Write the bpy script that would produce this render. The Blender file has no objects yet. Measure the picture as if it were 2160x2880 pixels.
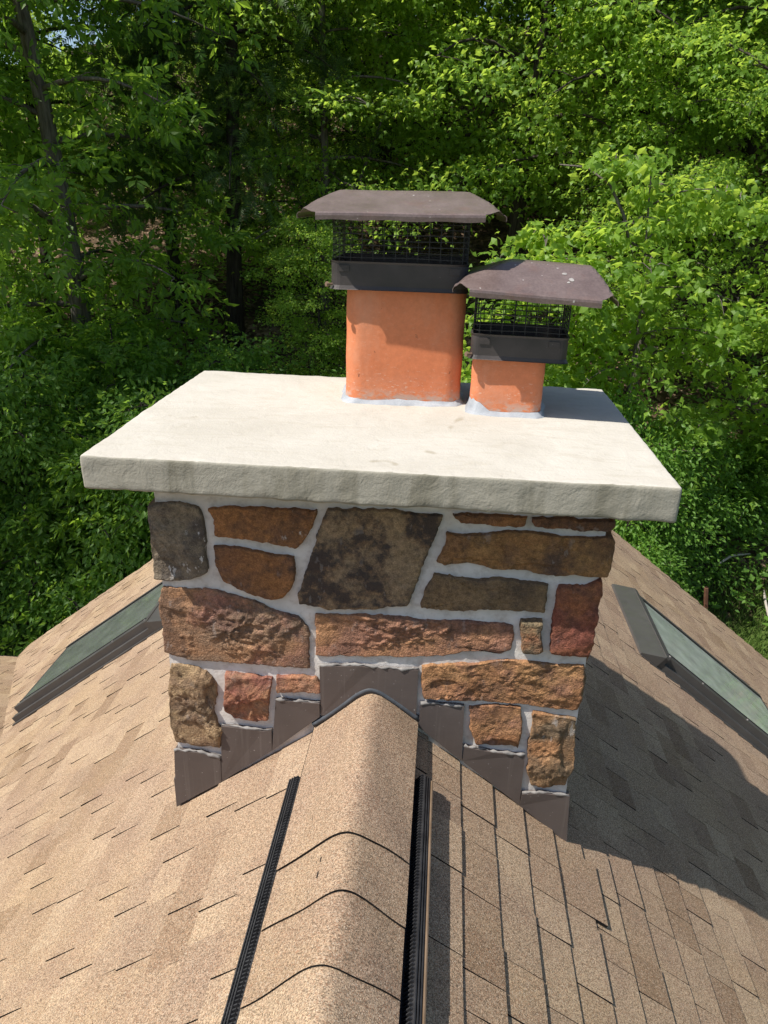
import bpy, math, random
import numpy as np
from mathutils import Vector, Matrix, Quaternion

sc = bpy.context.scene
C = sc.collection
rad = math.radians

# ------------------------------------------------------------------ camera
cam_d = bpy.data.cameras.new('camera')
cam = bpy.data.objects.new('camera', cam_d)
C.objects.link(cam)
cam_d.sensor_fit = 'HORIZONTAL'
cam_d.sensor_width = 36.0
cam_d.lens = 36.0 * 2129.6 / 2160.0
cam_d.clip_start = 0.05
cam_d.clip_end = 600
_r = Vector((0.9962, 0.0820, 0.0293)); _u = Vector((-0.0582, 0.3773, 0.9242)); _f = Vector((-0.0648, 0.9224, -0.3807))
_m = Matrix((( _r.x, _u.x, -_f.x), (_r.y, _u.y, -_f.y), (_r.z, _u.z, -_f.z)))
CAM = Vector((0.1523, -1.8855, 1.3834))
cam.matrix_world = Matrix.Translation(CAM) @ _m.to_quaternion().to_matrix().to_4x4()
sc.camera = cam

# ------------------------------------------------------------------ sky, sun, exposure
SUN_AZ, SUN_EL = rad(65), rad(57.5)          # direction the light travels: from behind left to front right
sun_dir = Vector((math.sin(SUN_AZ) * math.cos(SUN_EL), math.cos(SUN_AZ) * math.cos(SUN_EL), -math.sin(SUN_EL)))
w = bpy.data.worlds.new('World'); sc.world = w; w.use_nodes = True
nt = w.node_tree; nt.nodes.clear()
sk = nt.nodes.new('ShaderNodeTexSky'); sk.sky_type = 'NISHITA'; sk.sun_disc = False
sk.sun_elevation = SUN_EL; sk.sun_rotation = rad(65 + 180)
bg = nt.nodes.new('ShaderNodeBackground'); bg.inputs[1].default_value = 0.098
ow = nt.nodes.new('ShaderNodeOutputWorld')
nt.links.new(sk.outputs[0], bg.inputs[0]); nt.links.new(bg.outputs[0], ow.inputs[0])
sun_d = bpy.data.lights.new('sun', 'SUN'); sun_d.energy = 5.0; sun_d.angle = rad(0.53); sun_d.color = (1.0, 0.95, 0.87)
sun = bpy.data.objects.new('sun', sun_d); C.objects.link(sun)
sun.rotation_euler = sun_dir.to_track_quat('-Z', 'Y').to_euler(); sun.location = (-10, -6, 20)
sc.view_settings.view_transform = 'Standard'; sc.view_settings.look = 'None'
sc.view_settings.gamma = 1.0; sc.view_settings.use_curve_mapping = False
sc.view_settings.exposure = 0.55
sc.cycles.use_denoising = True
sc.cycles.max_bounces = 8; sc.cycles.diffuse_bounces = 6; sc.cycles.glossy_bounces = 3
sc.cycles.transmission_bounces = 4; sc.cycles.transparent_max_bounces = 4
sc.cycles.sample_clamp_indirect = 6

# ------------------------------------------------------------------ helpers
def tag(o, label=None, cat=None, group=None, kind=None):
    if label: o['label'] = label
    if cat: o['category'] = cat
    if group: o['group'] = group
    if kind: o['kind'] = kind
    return o

def thing(name, label, cat, loc=(0, 0, 0), rz=0.0, group=None):
    o = bpy.data.objects.new(name, None); C.objects.link(o)
    o.empty_display_size = 0.1
    o.location = loc; o.rotation_euler = (0, 0, rz)
    return tag(o, label, cat, group)

def link(name, me, parent=None, label=None):
    o = bpy.data.objects.new(name, me); C.objects.link(o)
    if parent: o.parent = parent
    if label: o['label'] = label
    return o

class MB:
    """collects vertices and faces of one mesh"""
    def __init__(s): s.v = []; s.f = []; s.mi = []
    def add(s, vs, fs, mi=0):
        n = len(s.v); s.v.extend([tuple(p) for p in vs])
        s.f.extend([tuple(i + n for i in f) for f in fs]); s.mi.extend([mi] * len(fs)); return s
    def box(s, lo, hi, M=None, mi=0):
        (a, b, c), (d, e, g) = lo, hi
        vs = [Vector(p) for p in ((a,b,c),(d,b,c),(d,e,c),(a,e,c),(a,b,g),(d,b,g),(d,e,g),(a,e,g))]
        if M: vs = [M @ p for p in vs]
        return s.add(vs, [(0,3,2,1),(4,5,6,7),(0,1,5,4),(1,2,6,5),(2,3,7,6),(3,0,4,7)], mi)
    def tube(s, pts, r, n=6, closed=False, mi=0, cap=True):
        pts = [Vector(p) for p in pts]; N = len(pts)
        rr = r if isinstance(r, (list, tuple)) else [r] * N
        t0 = (pts[1] - pts[0]).normalized()
        a = Vector((0, 0, 1)) if abs(t0.z) < .9 else Vector((1, 0, 0))
        nx = t0.cross(a).normalized(); vs = []
        for i, p in enumerate(pts):
            if closed: t = (pts[(i + 1) % N] - pts[i - 1])
            else: t = pts[min(i + 1, N - 1)] - pts[max(i - 1, 0)]
            t = t.normalized() if t.length > 1e-9 else t0
            nx = (nx - t * nx.dot(t)).normalized(); ny = t.cross(nx)
            for k in range(n):
                an = 2 * math.pi * (k + .5) / n
                vs.append(p + (nx * math.cos(an) + ny * math.sin(an)) * rr[i])
        fs = []
        for i in range(N if closed else N - 1):
            j = (i + 1) % N
            for k in range(n): fs.append((i*n+k, i*n+(k+1)%n, j*n+(k+1)%n, j*n+k))
        if cap and not closed:
            fs.append(tuple(reversed(range(n)))); fs.append(tuple((N-1)*n + k for k in range(n)))
        return s.add(vs, fs, mi)
    def grid(s, P, mi=0, flip=False):
        h, wd = len(P), len(P[0]); vs = [q for row in P for q in row]; fs = []
        for i in range(h - 1):
            for j in range(wd - 1):
                f = (i*wd+j, i*wd+j+1, (i+1)*wd+j+1, (i+1)*wd+j)
                fs.append(tuple(reversed(f)) if flip else f)
        return s.add(vs, fs, mi)
    def mesh(s, name, mats, smooth=False):
        me = bpy.data.meshes.new(name); me.from_pydata(s.v, [], s.f)
        for m in (mats if isinstance(mats, (list, tuple)) else [mats]): me.materials.append(m)
        if any(s.mi): me.polygons.foreach_set('material_index', s.mi)
        if smooth: me.polygons.foreach_set('use_smooth', [True] * len(s.f))
        me.update(); return me
    def build(s, name, mats, parent=None, smooth=False, label=None):
        return link(name, s.mesh(name, mats, smooth), parent, label)

def np_mesh(name, V, F, mats, smooth=False, attr=None, mat_idx=None):
    """fast mesh from arrays; F is (n,k) of one face size"""
    me = bpy.data.meshes.new(name)
    V = np.ascontiguousarray(V, np.float32); F = np.ascontiguousarray(F, np.int32)
    n, k = F.shape
    me.vertices.add(len(V)); me.vertices.foreach_set('co', V.ravel())
    me.loops.add(n * k); me.loops.foreach_set('vertex_index', F.ravel())
    me.polygons.add(n); me.polygons.foreach_set('loop_start', np.arange(0, n * k, k, dtype=np.int32))
    for m in (mats if isinstance(mats, (list, tuple)) else [mats]): me.materials.append(m)
    me.polygons.foreach_set('use_smooth', np.full(n, bool(smooth)))
    if mat_idx is not None: me.polygons.foreach_set('material_index', np.ascontiguousarray(mat_idx, np.int32))
    me.update(calc_edges=True)
    for an, a in (attr or {}).items():
        at = me.attributes.new(an, 'FLOAT', 'POINT'); at.data.foreach_set('value', np.ascontiguousarray(a, np.float32))
    return me

_tab = np.random.RandomState(7).rand(65536).astype(np.float64)
def vnoise(P, seed=0):
    """value noise of points (n,3) in -1..1"""
    P = np.asarray(P, float); I = np.floor(P).astype(np.int64); Fr = P - I
    Fr = Fr * Fr * (3 - 2 * Fr); out = np.zeros(len(P))
    for dx in (0, 1):
        for dy in (0, 1):
            for dz in (0, 1):
                h = ((I[:,0]+dx) * 73856093 ^ (I[:,1]+dy) * 19349663 ^ (I[:,2]+dz) * 83492791 ^ (seed * 2654435)) & 65535
                wgt = (Fr[:,0] if dx else 1-Fr[:,0]) * (Fr[:,1] if dy else 1-Fr[:,1]) * (Fr[:,2] if dz else 1-Fr[:,2])
                out += wgt * _tab[h]
    return out * 2 - 1
def fbm(P, sc_, octv=4, seed=0):
    P = np.asarray(P, float) * sc_; o = np.zeros(len(P)); a = 1.0
    for i in range(octv): o += a * vnoise(P + 17.3 * i, seed + i); P = P * 2.03; a *= .5
    return o

def rounded_box(size, r, nseg, noise=None):
    """box centred on 0 with rounded edges; nseg = (nx,ny,nz); extra loops by the edges. Returns V, F (quads)."""
    sx, sy, sz = [a / 2 for a in size]
    def ax(h, n):
        inner = np.linspace(-h + r, h - r, n + 1)
        e = r * (1 - np.cos(np.linspace(0, math.pi / 2, 4)))[:3]
        return np.concatenate([-h + e, inner, (h - e)[::-1]])
    X, Y, Z = ax(sx, nseg[0]), ax(sy, nseg[1]), ax(sz, nseg[2])
    V = []; F = []; idx = {}
    def vid(p):
        k = (round(p[0], 6), round(p[1], 6), round(p[2], 6))
        if k not in idx: idx[k] = len(V); V.append(k)
        return idx[k]
    def face(U, W, mk, flip):
        for i in range(len(U) - 1):
            for j in range(len(W) - 1):
                q = [vid(mk(U[i], W[j])), vid(mk(U[i+1], W[j])), vid(mk(U[i+1], W[j+1])), vid(mk(U[i], W[j+1]))]
                F.append(q[::-1] if flip else q)
    face(X, Y, lambda a, b: (a, b, sz), False); face(X, Y, lambda a, b: (a, b, -sz), True)
    face(X, Z, lambda a, b: (a, -sy, b), False); face(X, Z, lambda a, b: (a, sy, b), True)
    face(Y, Z, lambda a, b: (sx, a, b), False); face(Y, Z, lambda a, b: (-sx, a, b), True)
    V = np.array(V); inner = np.clip(V, [-sx+r, -sy+r, -sz+r], [sx-r, sy-r, sz-r])
    d = V - inner; L = np.linalg.norm(d, axis=1, keepdims=True)
    N = np.where(L > 1e-9, d / np.maximum(L, 1e-9), 0)
    V = np.where(L > 1e-9, inner + N * r, V)
    if noise is not None: V = V + N * noise(V)[:, None]
    return V, np.array(F)

# ------------------------------------------------------------------ materials
class NT:
    def __init__(s, name):
        s.m = bpy.data.materials.new(name); s.m.use_nodes = True; s.t = s.m.node_tree; s.t.nodes.clear()
        s.out = s.n('ShaderNodeOutputMaterial'); s._tc = None
    def n(s, ty, **kw):
        x = s.t.nodes.new(ty)
        for k, v in kw.items(): setattr(x, k, v)
        return x
    def l(s, a, b): s.t.links.new(a, b)
    def tc(s, which='Object'):
        if s._tc is None: s._tc = s.n('ShaderNodeTexCoord')
        return s._tc.outputs[which]
    def geo_pos(s): return s.n('ShaderNodeNewGeometry').outputs['Position']
    def val(s, inp, v):
        if hasattr(v, 'is_linked'): s.l(v, inp)
        else: inp.default_value = v
    def map(s, vec, scale=(1, 1, 1), loc=(0, 0, 0)):
        m = s.n('ShaderNodeMapping'); m.inputs['Scale'].default_value = scale; m.inputs['Location'].default_value = loc
        s.l(vec, m.inputs['Vector']); return m.outputs[0]
    def noise(s, vec, scale, detail=4, rough=.55, dist=0.0):
        x = s.n('ShaderNodeTexNoise'); s.l(vec, x.inputs['Vector'])
        x.inputs['Scale'].default_value = scale; x.inputs['Detail'].default_value = detail
        x.inputs['Roughness'].default_value = rough; x.inputs['Distortion'].default_value = dist; return x.outputs['Fac']
    def vor(s, vec, scale, out='Color', feature='F1'):
        x = s.n('ShaderNodeTexVoronoi', feature=feature); s.l(vec, x.inputs['Vector']); x.inputs['Scale'].default_value = scale
        return x.outputs[out]
    def ramp(s, fac, stops, interp='LINEAR'):
        r = s.n('ShaderNodeValToRGB'); r.color_ramp.interpolation = interp; e = r.color_ramp.elements
        while len(e) < len(stops): e.new(.5)
        for i, (p, c) in enumerate(stops):
            e[i].position = p
            if not hasattr(c, '__len__'): c = (c, c, c)
            e[i].color = (*c[:3], 1)
        s.l(fac, r.inputs[0]); return r.outputs[0]
    def mix(s, fac, a, b, blend='MIX'):
        x = s.n('ShaderNodeMix', data_type='RGBA', blend_type=blend)
        s.val(x.inputs[0], fac)
        for inp, v in ((x.inputs[6], a), (x.inputs[7], b)):
            if hasattr(v, 'is_linked'): s.l(v, inp)
            else: inp.default_value = (*v[:3], 1)
        return x.outputs[2]
    def math(s, op, a, b=0.0, clamp=False):
        x = s.n('ShaderNodeMath', operation=op, use_clamp=clamp); s.val(x.inputs[0], a); s.val(x.inputs[1], b); return x.outputs[0]
    def sep(s, vec):
        x = s.n('ShaderNodeSeparateXYZ'); s.l(vec, x.inputs[0]); return x.outputs
    def bsdf(s, col, rough=.8, spec=.3, metal=0.0, bump=None, bstr=.3, bdist=.01, tone=.79):
        if hasattr(col, 'is_linked'): col = s.mix(1.0, col, (tone,) * 3, 'MULTIPLY')
        else: col = tuple(c * tone for c in col[:3])
        b = s.n('ShaderNodeBsdfPrincipled')
        if hasattr(col, 'is_linked'): s.l(col, b.inputs['Base Color'])
        else: b.inputs['Base Color'].default_value = (*col[:3], 1)
        s.val(b.inputs['Roughness'], rough); s.val(b.inputs['Metallic'], metal); b.inputs['Specular IOR Level'].default_value = spec
        if bump is not None:
            bp = s.n('ShaderNodeBump'); bp.inputs['Strength'].default_value = bstr; bp.inputs['Distance'].default_value = bdist
            s.l(bump, bp.inputs['Height']); s.l(bp.outputs[0], b.inputs['Normal'])
        s.l(b.outputs[0], s.out.inputs[0]); s.b = b; return s.m

def shingle_mat(name, attr=False, use_rand=True):
    """asphalt shingle: mineral granules of several browns, a tint of its own per shingle, weathering over the roof"""
    t = NT(name); p = t.geo_pos()
    if attr:
        a = t.n('ShaderNodeAttribute', attribute_name='tint'); rnd = a.outputs['Fac']
    else:
        rnd = t.n('ShaderNodeObjectInfo').outputs['Random']
    tint = t.ramp(rnd, [(0, (.25, .165, .098)), (.25, (.45, .325, .203)), (.5, (.37, .26, .162)), (.75, (.51, .38, .244)), (1, (.335, .24, .157))])
    big = t.noise(p, 1.1, 3)
    tint = t.mix(t.ramp(big, [(.35, 0), (.7, .55)]), tint, (.40, .285, .215))
    stain = t.noise(p, 4.5, 5, .65)
    tint = t.mix(t.ramp(stain, [(.46, 0), (.74, .6)]), tint, (.27, .18, .13))
    g = t.vor(p, 430)
    gs = t.sep(g)
    gran = t.ramp(gs[0], [(0, .40), (.22, .62), (.5, .97), (.8, 1.2), (1, 1.6)])
    col = t.mix(1.0, tint, gran, 'MULTIPLY')
    pale = t.ramp(gs[1], [(.86, 0), (.95, .65)])
    col = t.mix(pale, col, (.62, .50, .38))
    red = t.ramp(gs[2], [(.84, 0), (.93, .5)])
    col = t.mix(red, col, (.33, .15, .08))
    h = t.vor(p, 430, 'Distance')
    return t.bsdf(col, .95, .15, bump=h, bstr=.5, bdist=.002, tone=.74)

def simple_mat(name, c1, c2, scale=8, rough=.6, spec=.4, bscale=120, bstr=.15, metal=0.0, spots=None):
    t = NT(name); p = t.tc()
    n = t.noise(p, scale, 5, .6)
    col = t.mix(t.ramp(n, [(.3, 0), (.7, 1)]), c1, c2)
    if spots:
        s_ = t.noise(p, spots[0], 3, .6)
        col = t.mix(t.ramp(s_, [(spots[1], 0), (spots[1] + .05, .8)]), col, spots[2])
    r = t.ramp(t.noise(p, scale * 2, 3), [(.3, rough - .08), (.7, rough + .08)])
    return t.bsdf(col, r, spec, metal, bump=t.noise(p, bscale, 3), bstr=bstr, bdist=.003)

def stone_mat(name, c1, c2, c3, patch=5, dark=0.0, white=0.0, bstr=.5):
    t = NT(name); p = t.geo_pos()
    n1 = t.noise(t.map(p, (1, 1, 1.6)), patch, 5, .6, .6); n2 = t.noise(p, patch * 2.3, 5, .62)
    n3 = t.noise(p, 70, 4, .7)
    col = t.mix(t.ramp(n1, [(.38, 0), (.60, 1)]), c1, c2)
    col = t.mix(t.ramp(n2, [(.48, 0), (.68, 1)]), col, c3)
    col = t.mix(1.0, col, t.ramp(n3, [(.25, .50), (.5, 1.0), (.8, 1.45)]), 'MULTIPLY')
    grain = t.sep(t.vor(p, 420))[0]
    col = t.mix(1.0, col, t.ramp(grain, [(0, .75), (.6, 1.0), (1, 1.25)]), 'MULTIPLY')
    if dark:
        d = t.noise(p, 9, 6, .68)
        col = t.mix(t.ramp(d, [(.47, 0), (.57, dark)]), col, (.035, .032, .034))
    veins = t.noise(t.map(p, (3, 3, 9)), 3.0, 6, .65, 1.2)
    col = t.mix(t.ramp(veins, [(.62, 0), (.72, .45)]), col, (.10, .055, .035))
    if white:
        wn = t.noise(t.map(p, (1, 1, .55)), 38, 4, .6); wz = t.noise(p, 9, 2)
        wf = t.math('MULTIPLY', t.ramp(wn, [(.60, 0), (.64, 1)]), t.ramp(wz, [(.48, 0), (.60, white)]))
        col = t.mix(wf, col, (.72, .70, .68))
    b = t.math('ADD', t.noise(p, 55, 5, .7), t.math('MULTIPLY', t.noise(p, 220, 2, .6), .35))
    return t.bsdf(col, .88, .2, bump=b, bstr=bstr, bdist=.012, tone=1.0)

def concrete_mat():
    t = NT('cream_concrete'); p = t.tc(); x, y, z = t.sep(p)
    n = t.noise(p, 3.2, 6, .62, .8)
    col = t.mix(t.ramp(n, [(.30, 0), (.70, 1)]), (.525, .49, .425), (.625, .59, .525))
    sw = t.noise(t.map(p, (2.0, 7.0, 2.0)), 3.0, 5, .6, 2.0)
    col = t.mix(t.ramp(sw, [(.52, 0), (.66, .35)]), col, (.47, .425, .345))
    sp = t.noise(p, 90, 2); col = t.mix(t.ramp(sp, [(.66, 0), (.74, .35)]), col, (.36, .32, .26))
    # brown spots on the top
    bs = t.noise(p, 7.5, 2, .5); col = t.mix(t.ramp(bs, [(.715, 0), (.75, .5)]), col, (.32, .27, .18))
    # runs of green-brown water stain on the vertical front: streaks in x that fade in and out along z
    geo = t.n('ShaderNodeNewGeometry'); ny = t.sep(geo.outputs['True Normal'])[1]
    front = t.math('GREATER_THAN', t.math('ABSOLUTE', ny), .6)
    st = t.noise(t.map(p, (4.2, 0.0, .5), (3.1, 0, 0)), 1.5, 3, .6, .5); st2 = t.noise(t.map(p, (9.0, 0.0, 1.8)), 1.6, 4, .6, 1.0)
    sf = t.math('MULTIPLY', t.ramp(st, [(.50, 0), (.60, .58)]), t.ramp(st2, [(.36, .15), (.60, .9)]))
    col = t.mix(t.math('MULTIPLY', front, .72), col, (.36, .338, .27))  # whole front and back faces toned darker and more olive than the top
    col = t.mix(t.math('MULTIPLY', sf, front), col, (.165, .15, .10))
    pit = t.noise(p, 130, 3, .6)
    hb = t.math('ADD', t.math('MULTIPLY', pit, .35), t.noise(p, 16, 5, .6, 1.0))
    return t.bsdf(col, .9, .2, bump=hb, bstr=.32, bdist=.010, tone=.75)

def mortar_mat():
    t = NT('mortar'); p = t.geo_pos()
    n = t.noise(p, 9, 5, .6); col = t.mix(t.ramp(n, [(.3, 0), (.7, 1)]), (.54, .50, .46), (.74, .70, .66))
    n2 = t.noise(p, 40, 4, .6); col = t.mix(t.ramp(n2, [(.50, 0), (.72, .5)]), col, (.36, .30, .255))
    b = t.math('ADD', t.noise(p, 30, 4, .6), t.math('MULTIPLY', t.noise(p, 180, 3), .4))
    return t.bsdf(col, .92, .15, bump=b, bstr=.35, bdist=.006, tone=.93)

def terracotta_mat(name, seed):
    t = NT(name); p = t.map(t.tc(), loc=(seed, seed, 0)); z = t.sep(t.tc())[2]
    n = t.noise(p, 5, 5, .6)
    col = t.mix(t.ramp(n, [(.3, 0), (.7, 1)]), (.58, .18, .075), (.62, .21, .092))
    gr = t.noise(p, 60, 4, .7); col = t.mix(1.0, col, t.ramp(gr, [(.3, .90), (.7, 1.07)]), 'MULTIPLY')
    # salt scuffs and cement smears low down on the tile
    low = t.ramp(z, [(.0, 1), (.02, .75), (.05, .12), (.12, 0)])
    sm = t.noise(t.map(p, (1, 1, 1.8)), 34, 4, .65)
    f = t.math('MULTIPLY', low, t.ramp(sm, [(.42, 0), (.56, 1)]))
    col = t.mix(f, col, (.42, .36, .31))
    f2 = t.math('MULTIPLY', t.ramp(z, [(.02, .0), (.05, .9), (.13, .25), (.3, .12)]), t.ramp(t.noise(t.map(p, (1, 1, 3)), 60, 3), [(.63, 0), (.67, .7)]))
    col = t.mix(f2, col, (.66, .45, .34))
    salt = t.noise(t.map(p, (2, 2, .7)), 4.0, 5, .65); col = t.mix(t.ramp(salt, [(.52, 0), (.72, .30)]), col, (.62, .36, .24))
    dk = t.ramp(t.noise(p, 45, 2), [(.74, 0), (.77, .8)]); col = t.mix(dk, col, (.22, .08, .04))
    b = t.math('ADD', t.noise(p, 25, 4), t.math('MULTIPLY', t.noise(p, 260, 2), .4))
    return t.bsdf(col, .68, .35, bump=b, bstr=.22, bdist=.004, tone=.95)

def lid_mat():
    t = NT('weathered_brown_sheet_metal'); p = t.tc()
    n = t.noise(p, 7, 6, .65)
    col = t.mix(t.ramp(n, [(.32, 0), (.68, 1)]), (.125, .088, .080), (.20, .150, .140))
    ns = t.noise(p, 150, 3, .7); col = t.mix(1.0, col, t.ramp(ns, [(.3, .8), (.7, 1.2)]), 'MULTIPLY')
    ru = t.noise(p, 11, 4, .6); col = t.mix(t.ramp(ru, [(.56, 0), (.72, .45)]), col, (.17, .095, .075))
    w_ = t.noise(p, 42, 2, .5); col = t.mix(t.ramp(w_, [(.72, 0), (.745, .75)]), col, (.55, .53, .50))
    return t.bsdf(col, t.ramp(n, [(.3, .30), (.7, .46)]), .55, bump=t.noise(p, 180, 3), bstr=.12, bdist=.002)

def flashing_mat():
    t = NT('brown_painted_flashing'); p = t.geo_pos()
    n = t.noise(p, 6, 4); col = t.mix(t.ramp(n, [(.3, 0), (.7, 1)]), (.100, .080, .073), (.132, .107, .098))
    run = t.noise(t.map(p, (60, 60, 1.5)), 1.0, 3); col = t.mix(t.ramp(run, [(.60, 0), (.75, .30)]), col, (.24, .21, .19))
    sp = t.noise(p, 95, 2); col = t.mix(t.ramp(sp, [(.70, 0), (.73, .7)]), col, (.45, .42, .39))
    return t.bsdf(col, .5, .4, bump=t.noise(p, 14, 3), bstr=.12, bdist=.01)

def glass_mat(name, tint_refl):
    t = NT(name); p = t.geo_pos()
    d = t.noise(p, 9, 4); col = t.mix(t.ramp(d, [(.35, 0), (.7, 1)]), tint_refl, tuple(c * 1.5 for c in tint_refl))  # glass colour holds a mottled imitation of reflected sky and trees
    sp = t.noise(p, 60, 2); col = t.mix(t.ramp(sp, [(.69, 0), (.72, .6)]), col, (.5, .52, .48))
    r = t.ramp(t.noise(p, 5, 3), [(.3, .06), (.7, .22)])
    m = t.bsdf(col, r, .9); t.b.inputs['Coat Weight'].default_value = .6; t.b.inputs['Coat Roughness'].default_value = .04
    return m

def leaf_mat(name, dark, light, trans, tw=.38):
    t = NT(name)
    a = t.n('ShaderNodeAttribute', attribute_name='rnd').outputs['Fac']
    o = t.n('ShaderNodeObjectInfo').outputs['Random']
    c = t.mix(a, dark, light)
    c = t.mix(t.math('MULTIPLY', o, .35), c, tuple(v * .75 for v in dark))
    d = t.n('ShaderNodeBsdfPrincipled'); t.l(c, d.inputs['Base Color']); d.inputs['Roughness'].default_value = .5
    d.inputs['Specular IOR Level'].default_value = .3
    tr = t.n('ShaderNodeBsdfTranslucent'); t.l(t.mix(a, trans, tuple(v * 1.25 for v in trans)), tr.inputs[0])
    mx = t.n('ShaderNodeMixShader'); mx.inputs[0].default_value = tw
    t.l(d.outputs[0], mx.inputs[1]); t.l(tr.outputs[0], mx.inputs[2]); t.l(mx.outputs[0], t.out.inputs[0])
    return t.m

def bark_mat(name, c1, c2):
    t = NT(name); p = t.tc()
    n = t.noise(t.map(p, (9, 9, 1.2)), 2.2, 6, .65, .5)
    col = t.mix(t.ramp(n, [(.35, 0), (.65, 1)]), c1, c2)
    return t.bsdf(col, .95, .1, bump=n, bstr=.8, bdist=.04)

M_SH = shingle_mat('asphalt_shingle'); M_SHA = shingle_mat('asphalt_shingle_mass', True)
M_EDGE = simple_mat('asphalt_cut_edge', (.012, .011, .011), (.022, .02, .019), rough=.9, spec=.1)
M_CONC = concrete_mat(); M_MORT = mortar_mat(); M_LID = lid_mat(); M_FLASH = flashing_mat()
M_BAND = simple_mat('dark_brown_band_metal', (.036, .031, .030), (.070, .058, .054), 10, .5, .4, 160, .12, spots=(70, .71, (.3, .27, .24)))
M_WIRE = simple_mat('black_wire', (.018, .017, .018), (.03, .028, .028), 20, .5, .4)
M_SOOT = simple_mat('sooty_clay', (.02, .016, .015), (.05, .032, .028), 12, .9, .1)
M_SEAL = simple_mat('pale_blue_grey_sealant', (.30, .325, .36), (.45, .475, .505), 14, .6, .35, 60, .5)
M_BEAD = simple_mat('grey_sealant_bead', (.13, .12, .115), (.36, .34, .32), 30, .7, .3, 70, .5)
M_DARKBEAD = simple_mat('dark_grey_sealant', (.05, .055, .065), (.10, .11, .125), 30, .6, .3, 70, .4)
M_DROP = simple_mat('chalky_white', (.30, .28, .27), (.42, .40, .38), 60, .9, .1)
M_VENT = simple_mat('black_vent_plastic', (.018, .018, .02), (.045, .045, .048), 20, .5, .4)
M_BAFF = simple_mat('tan_baffle_plastic', (.16, .11, .07), (.24, .17, .115), 12, .6, .3)
M_FRAME = simple_mat('grey_brown_skylight_metal', (.066, .063, .062), (.086, .082, .079), 6, .38, .5, 90, .05)
M_RUBBER = simple_mat('black_gasket', (.012, .012, .013), (.02, .02, .02), 10, .6, .3)
M_RUST = simple_mat('rusty_screw', (.16, .10, .07), (.26, .18, .13), 60, .8, .2)
M_WOOD = simple_mat('painted_fascia', (.22, .17, .13), (.30, .24, .19), 6, .7, .2)
M_SIDING = simple_mat('beige_siding', (.45, .40, .33), (.52, .47, .40), 3, .8, .2)

# ================================================================== THE HOUSE ROOF
TAN = 0.7672; CT = 1 / math.sqrt(1 + TAN * TAN); ST = TAN * CT
Y0, Y1 = -2.55, 4.736                          # near and far ends of the roof
def T(sg, a, s, n):
    """roof slope coordinates: a along the ridge, s down the slope from the ridge, n off the roof; sg +1 right, -1 left"""
    return Vector((sg * (s * CT + n * ST), a, -s * ST + n * CT))
VA = Vector((-4.1, 4.57)); VB = Vector((-2.5, 1.79))
def valley_x(y): return VB.x + (y - VB.y) * (VA.x - VB.x) / (VA.y - VB.y)
WSL = .44
def wing_z(y): return -1.9180 - WSL * (y - 1.789)

house = thing('house', 'stone chimney house seen from its ridge, brown shingle roof falling away both sides', 'house', (0, 1.1, -4.6))
HL = Vector((0, 1.1, -4.6))
def hb(mb, name, mats, smooth=False, label=None):
    o = mb.build(name, mats, house, smooth, label); o.location = -HL; return o

# deck under the shingles, gable walls, eaves boards
m = MB()
for sg, smax in ((1, 5.7), (-1, None)):
    if sg == 1:
        pts = [(0, Y0), (smax, Y0), (smax, Y1 - .01), (0, Y1 - .01)]
    else:
        pts = [(0, Y0)] + [(-valley_x(y) / CT, y) for y in (Y0, 0, 1.79, 4.57)] + [(5.17, Y1 - .01), (0, Y1 - .01)]
    top = [T(sg, y, s, -.004) for s, y in pts]; bot = [T(sg, y, s, -.05) for s, y in pts]
    n = len(pts); fs = [tuple(range(n)), tuple(range(2*n - 1, n - 1, -1))] + [(i, (i+1) % n, n + (i+1) % n, n + i) for i in range(n)]
    m.add(top + bot, fs)
hb(m, 'roof_deck', M_EDGE)
m = MB()
zr = lambda x: -abs(x) * TAN - .08
m.add([(-4.0, Y1-.3, -4.7), (4.2, Y1-.3, -4.7), (4.2, Y1-.3, zr(4.2)), (0, Y1-.3, zr(0)), (-4.0, Y1-.3, zr(-4.0)),
       (-4.0, Y0+.3, -4.7), (4.2, Y0+.3, -4.7), (4.2, Y0+.3, zr(4.2)), (0, Y0+.3, zr(0)), (-4.0, Y0+.3, zr(-4.0))],
      [(0,1,2,3,4), (9,8,7,6,5), (1,6,7,2), (0,4,9,5)])
hb(m, 'wall', M_SIDING)
m = MB()
for sg, smax in ((1, 5.72), (-1, 5.15)):
    vs = [T(sg, Y1 + dy, s, n) for dy in (-.012, .012) for s in (0.0, smax) for n in (-.16, -.004)]
    m.add(vs, [(0,1,3,2), (4,6,7,5), (0,4,5,1), (2,3,7,6), (1,5,7,3), (0,2,6,4)])
hb(m, 'rake_board', M_WOOD)
m = MB(); vs = [T(1, y, s, n) for y in (Y0, Y1) for s in (5.7, 5.72) for n in (-.18, 0)]
m.add(vs, [(0,1,3,2), (4,6,7,5), (0,4,5,1), (2,3,7,6), (1,5,7,3), (0,2,6,4)]); hb(m, 'eaves_board', M_WOOD)
# the lower wing beyond the valley on the left
m = MB()
wy = [Y0, 0, 1.79, 4.57]
vs = [(valley_x(y) + .03, y, wing_z(y) - .02) for y in wy] + [(-9, y, wing_z(y) - .02) for y in wy]
m.add(vs, [(i, i+1, 5+i, 4+i) for i in range(3)])
vs = [(-9, 4.57, wing_z(4.57) - .02), (-4.1, 4.57, wing_z(4.57) - .02), (-4.1, 4.57, -4.7), (-9, 4.57, -4.7)]
m.add(vs, [(0, 1, 2, 3)], 1)
hb(m, 'wing_deck', [M_EDGE, M_SIDING])

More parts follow.
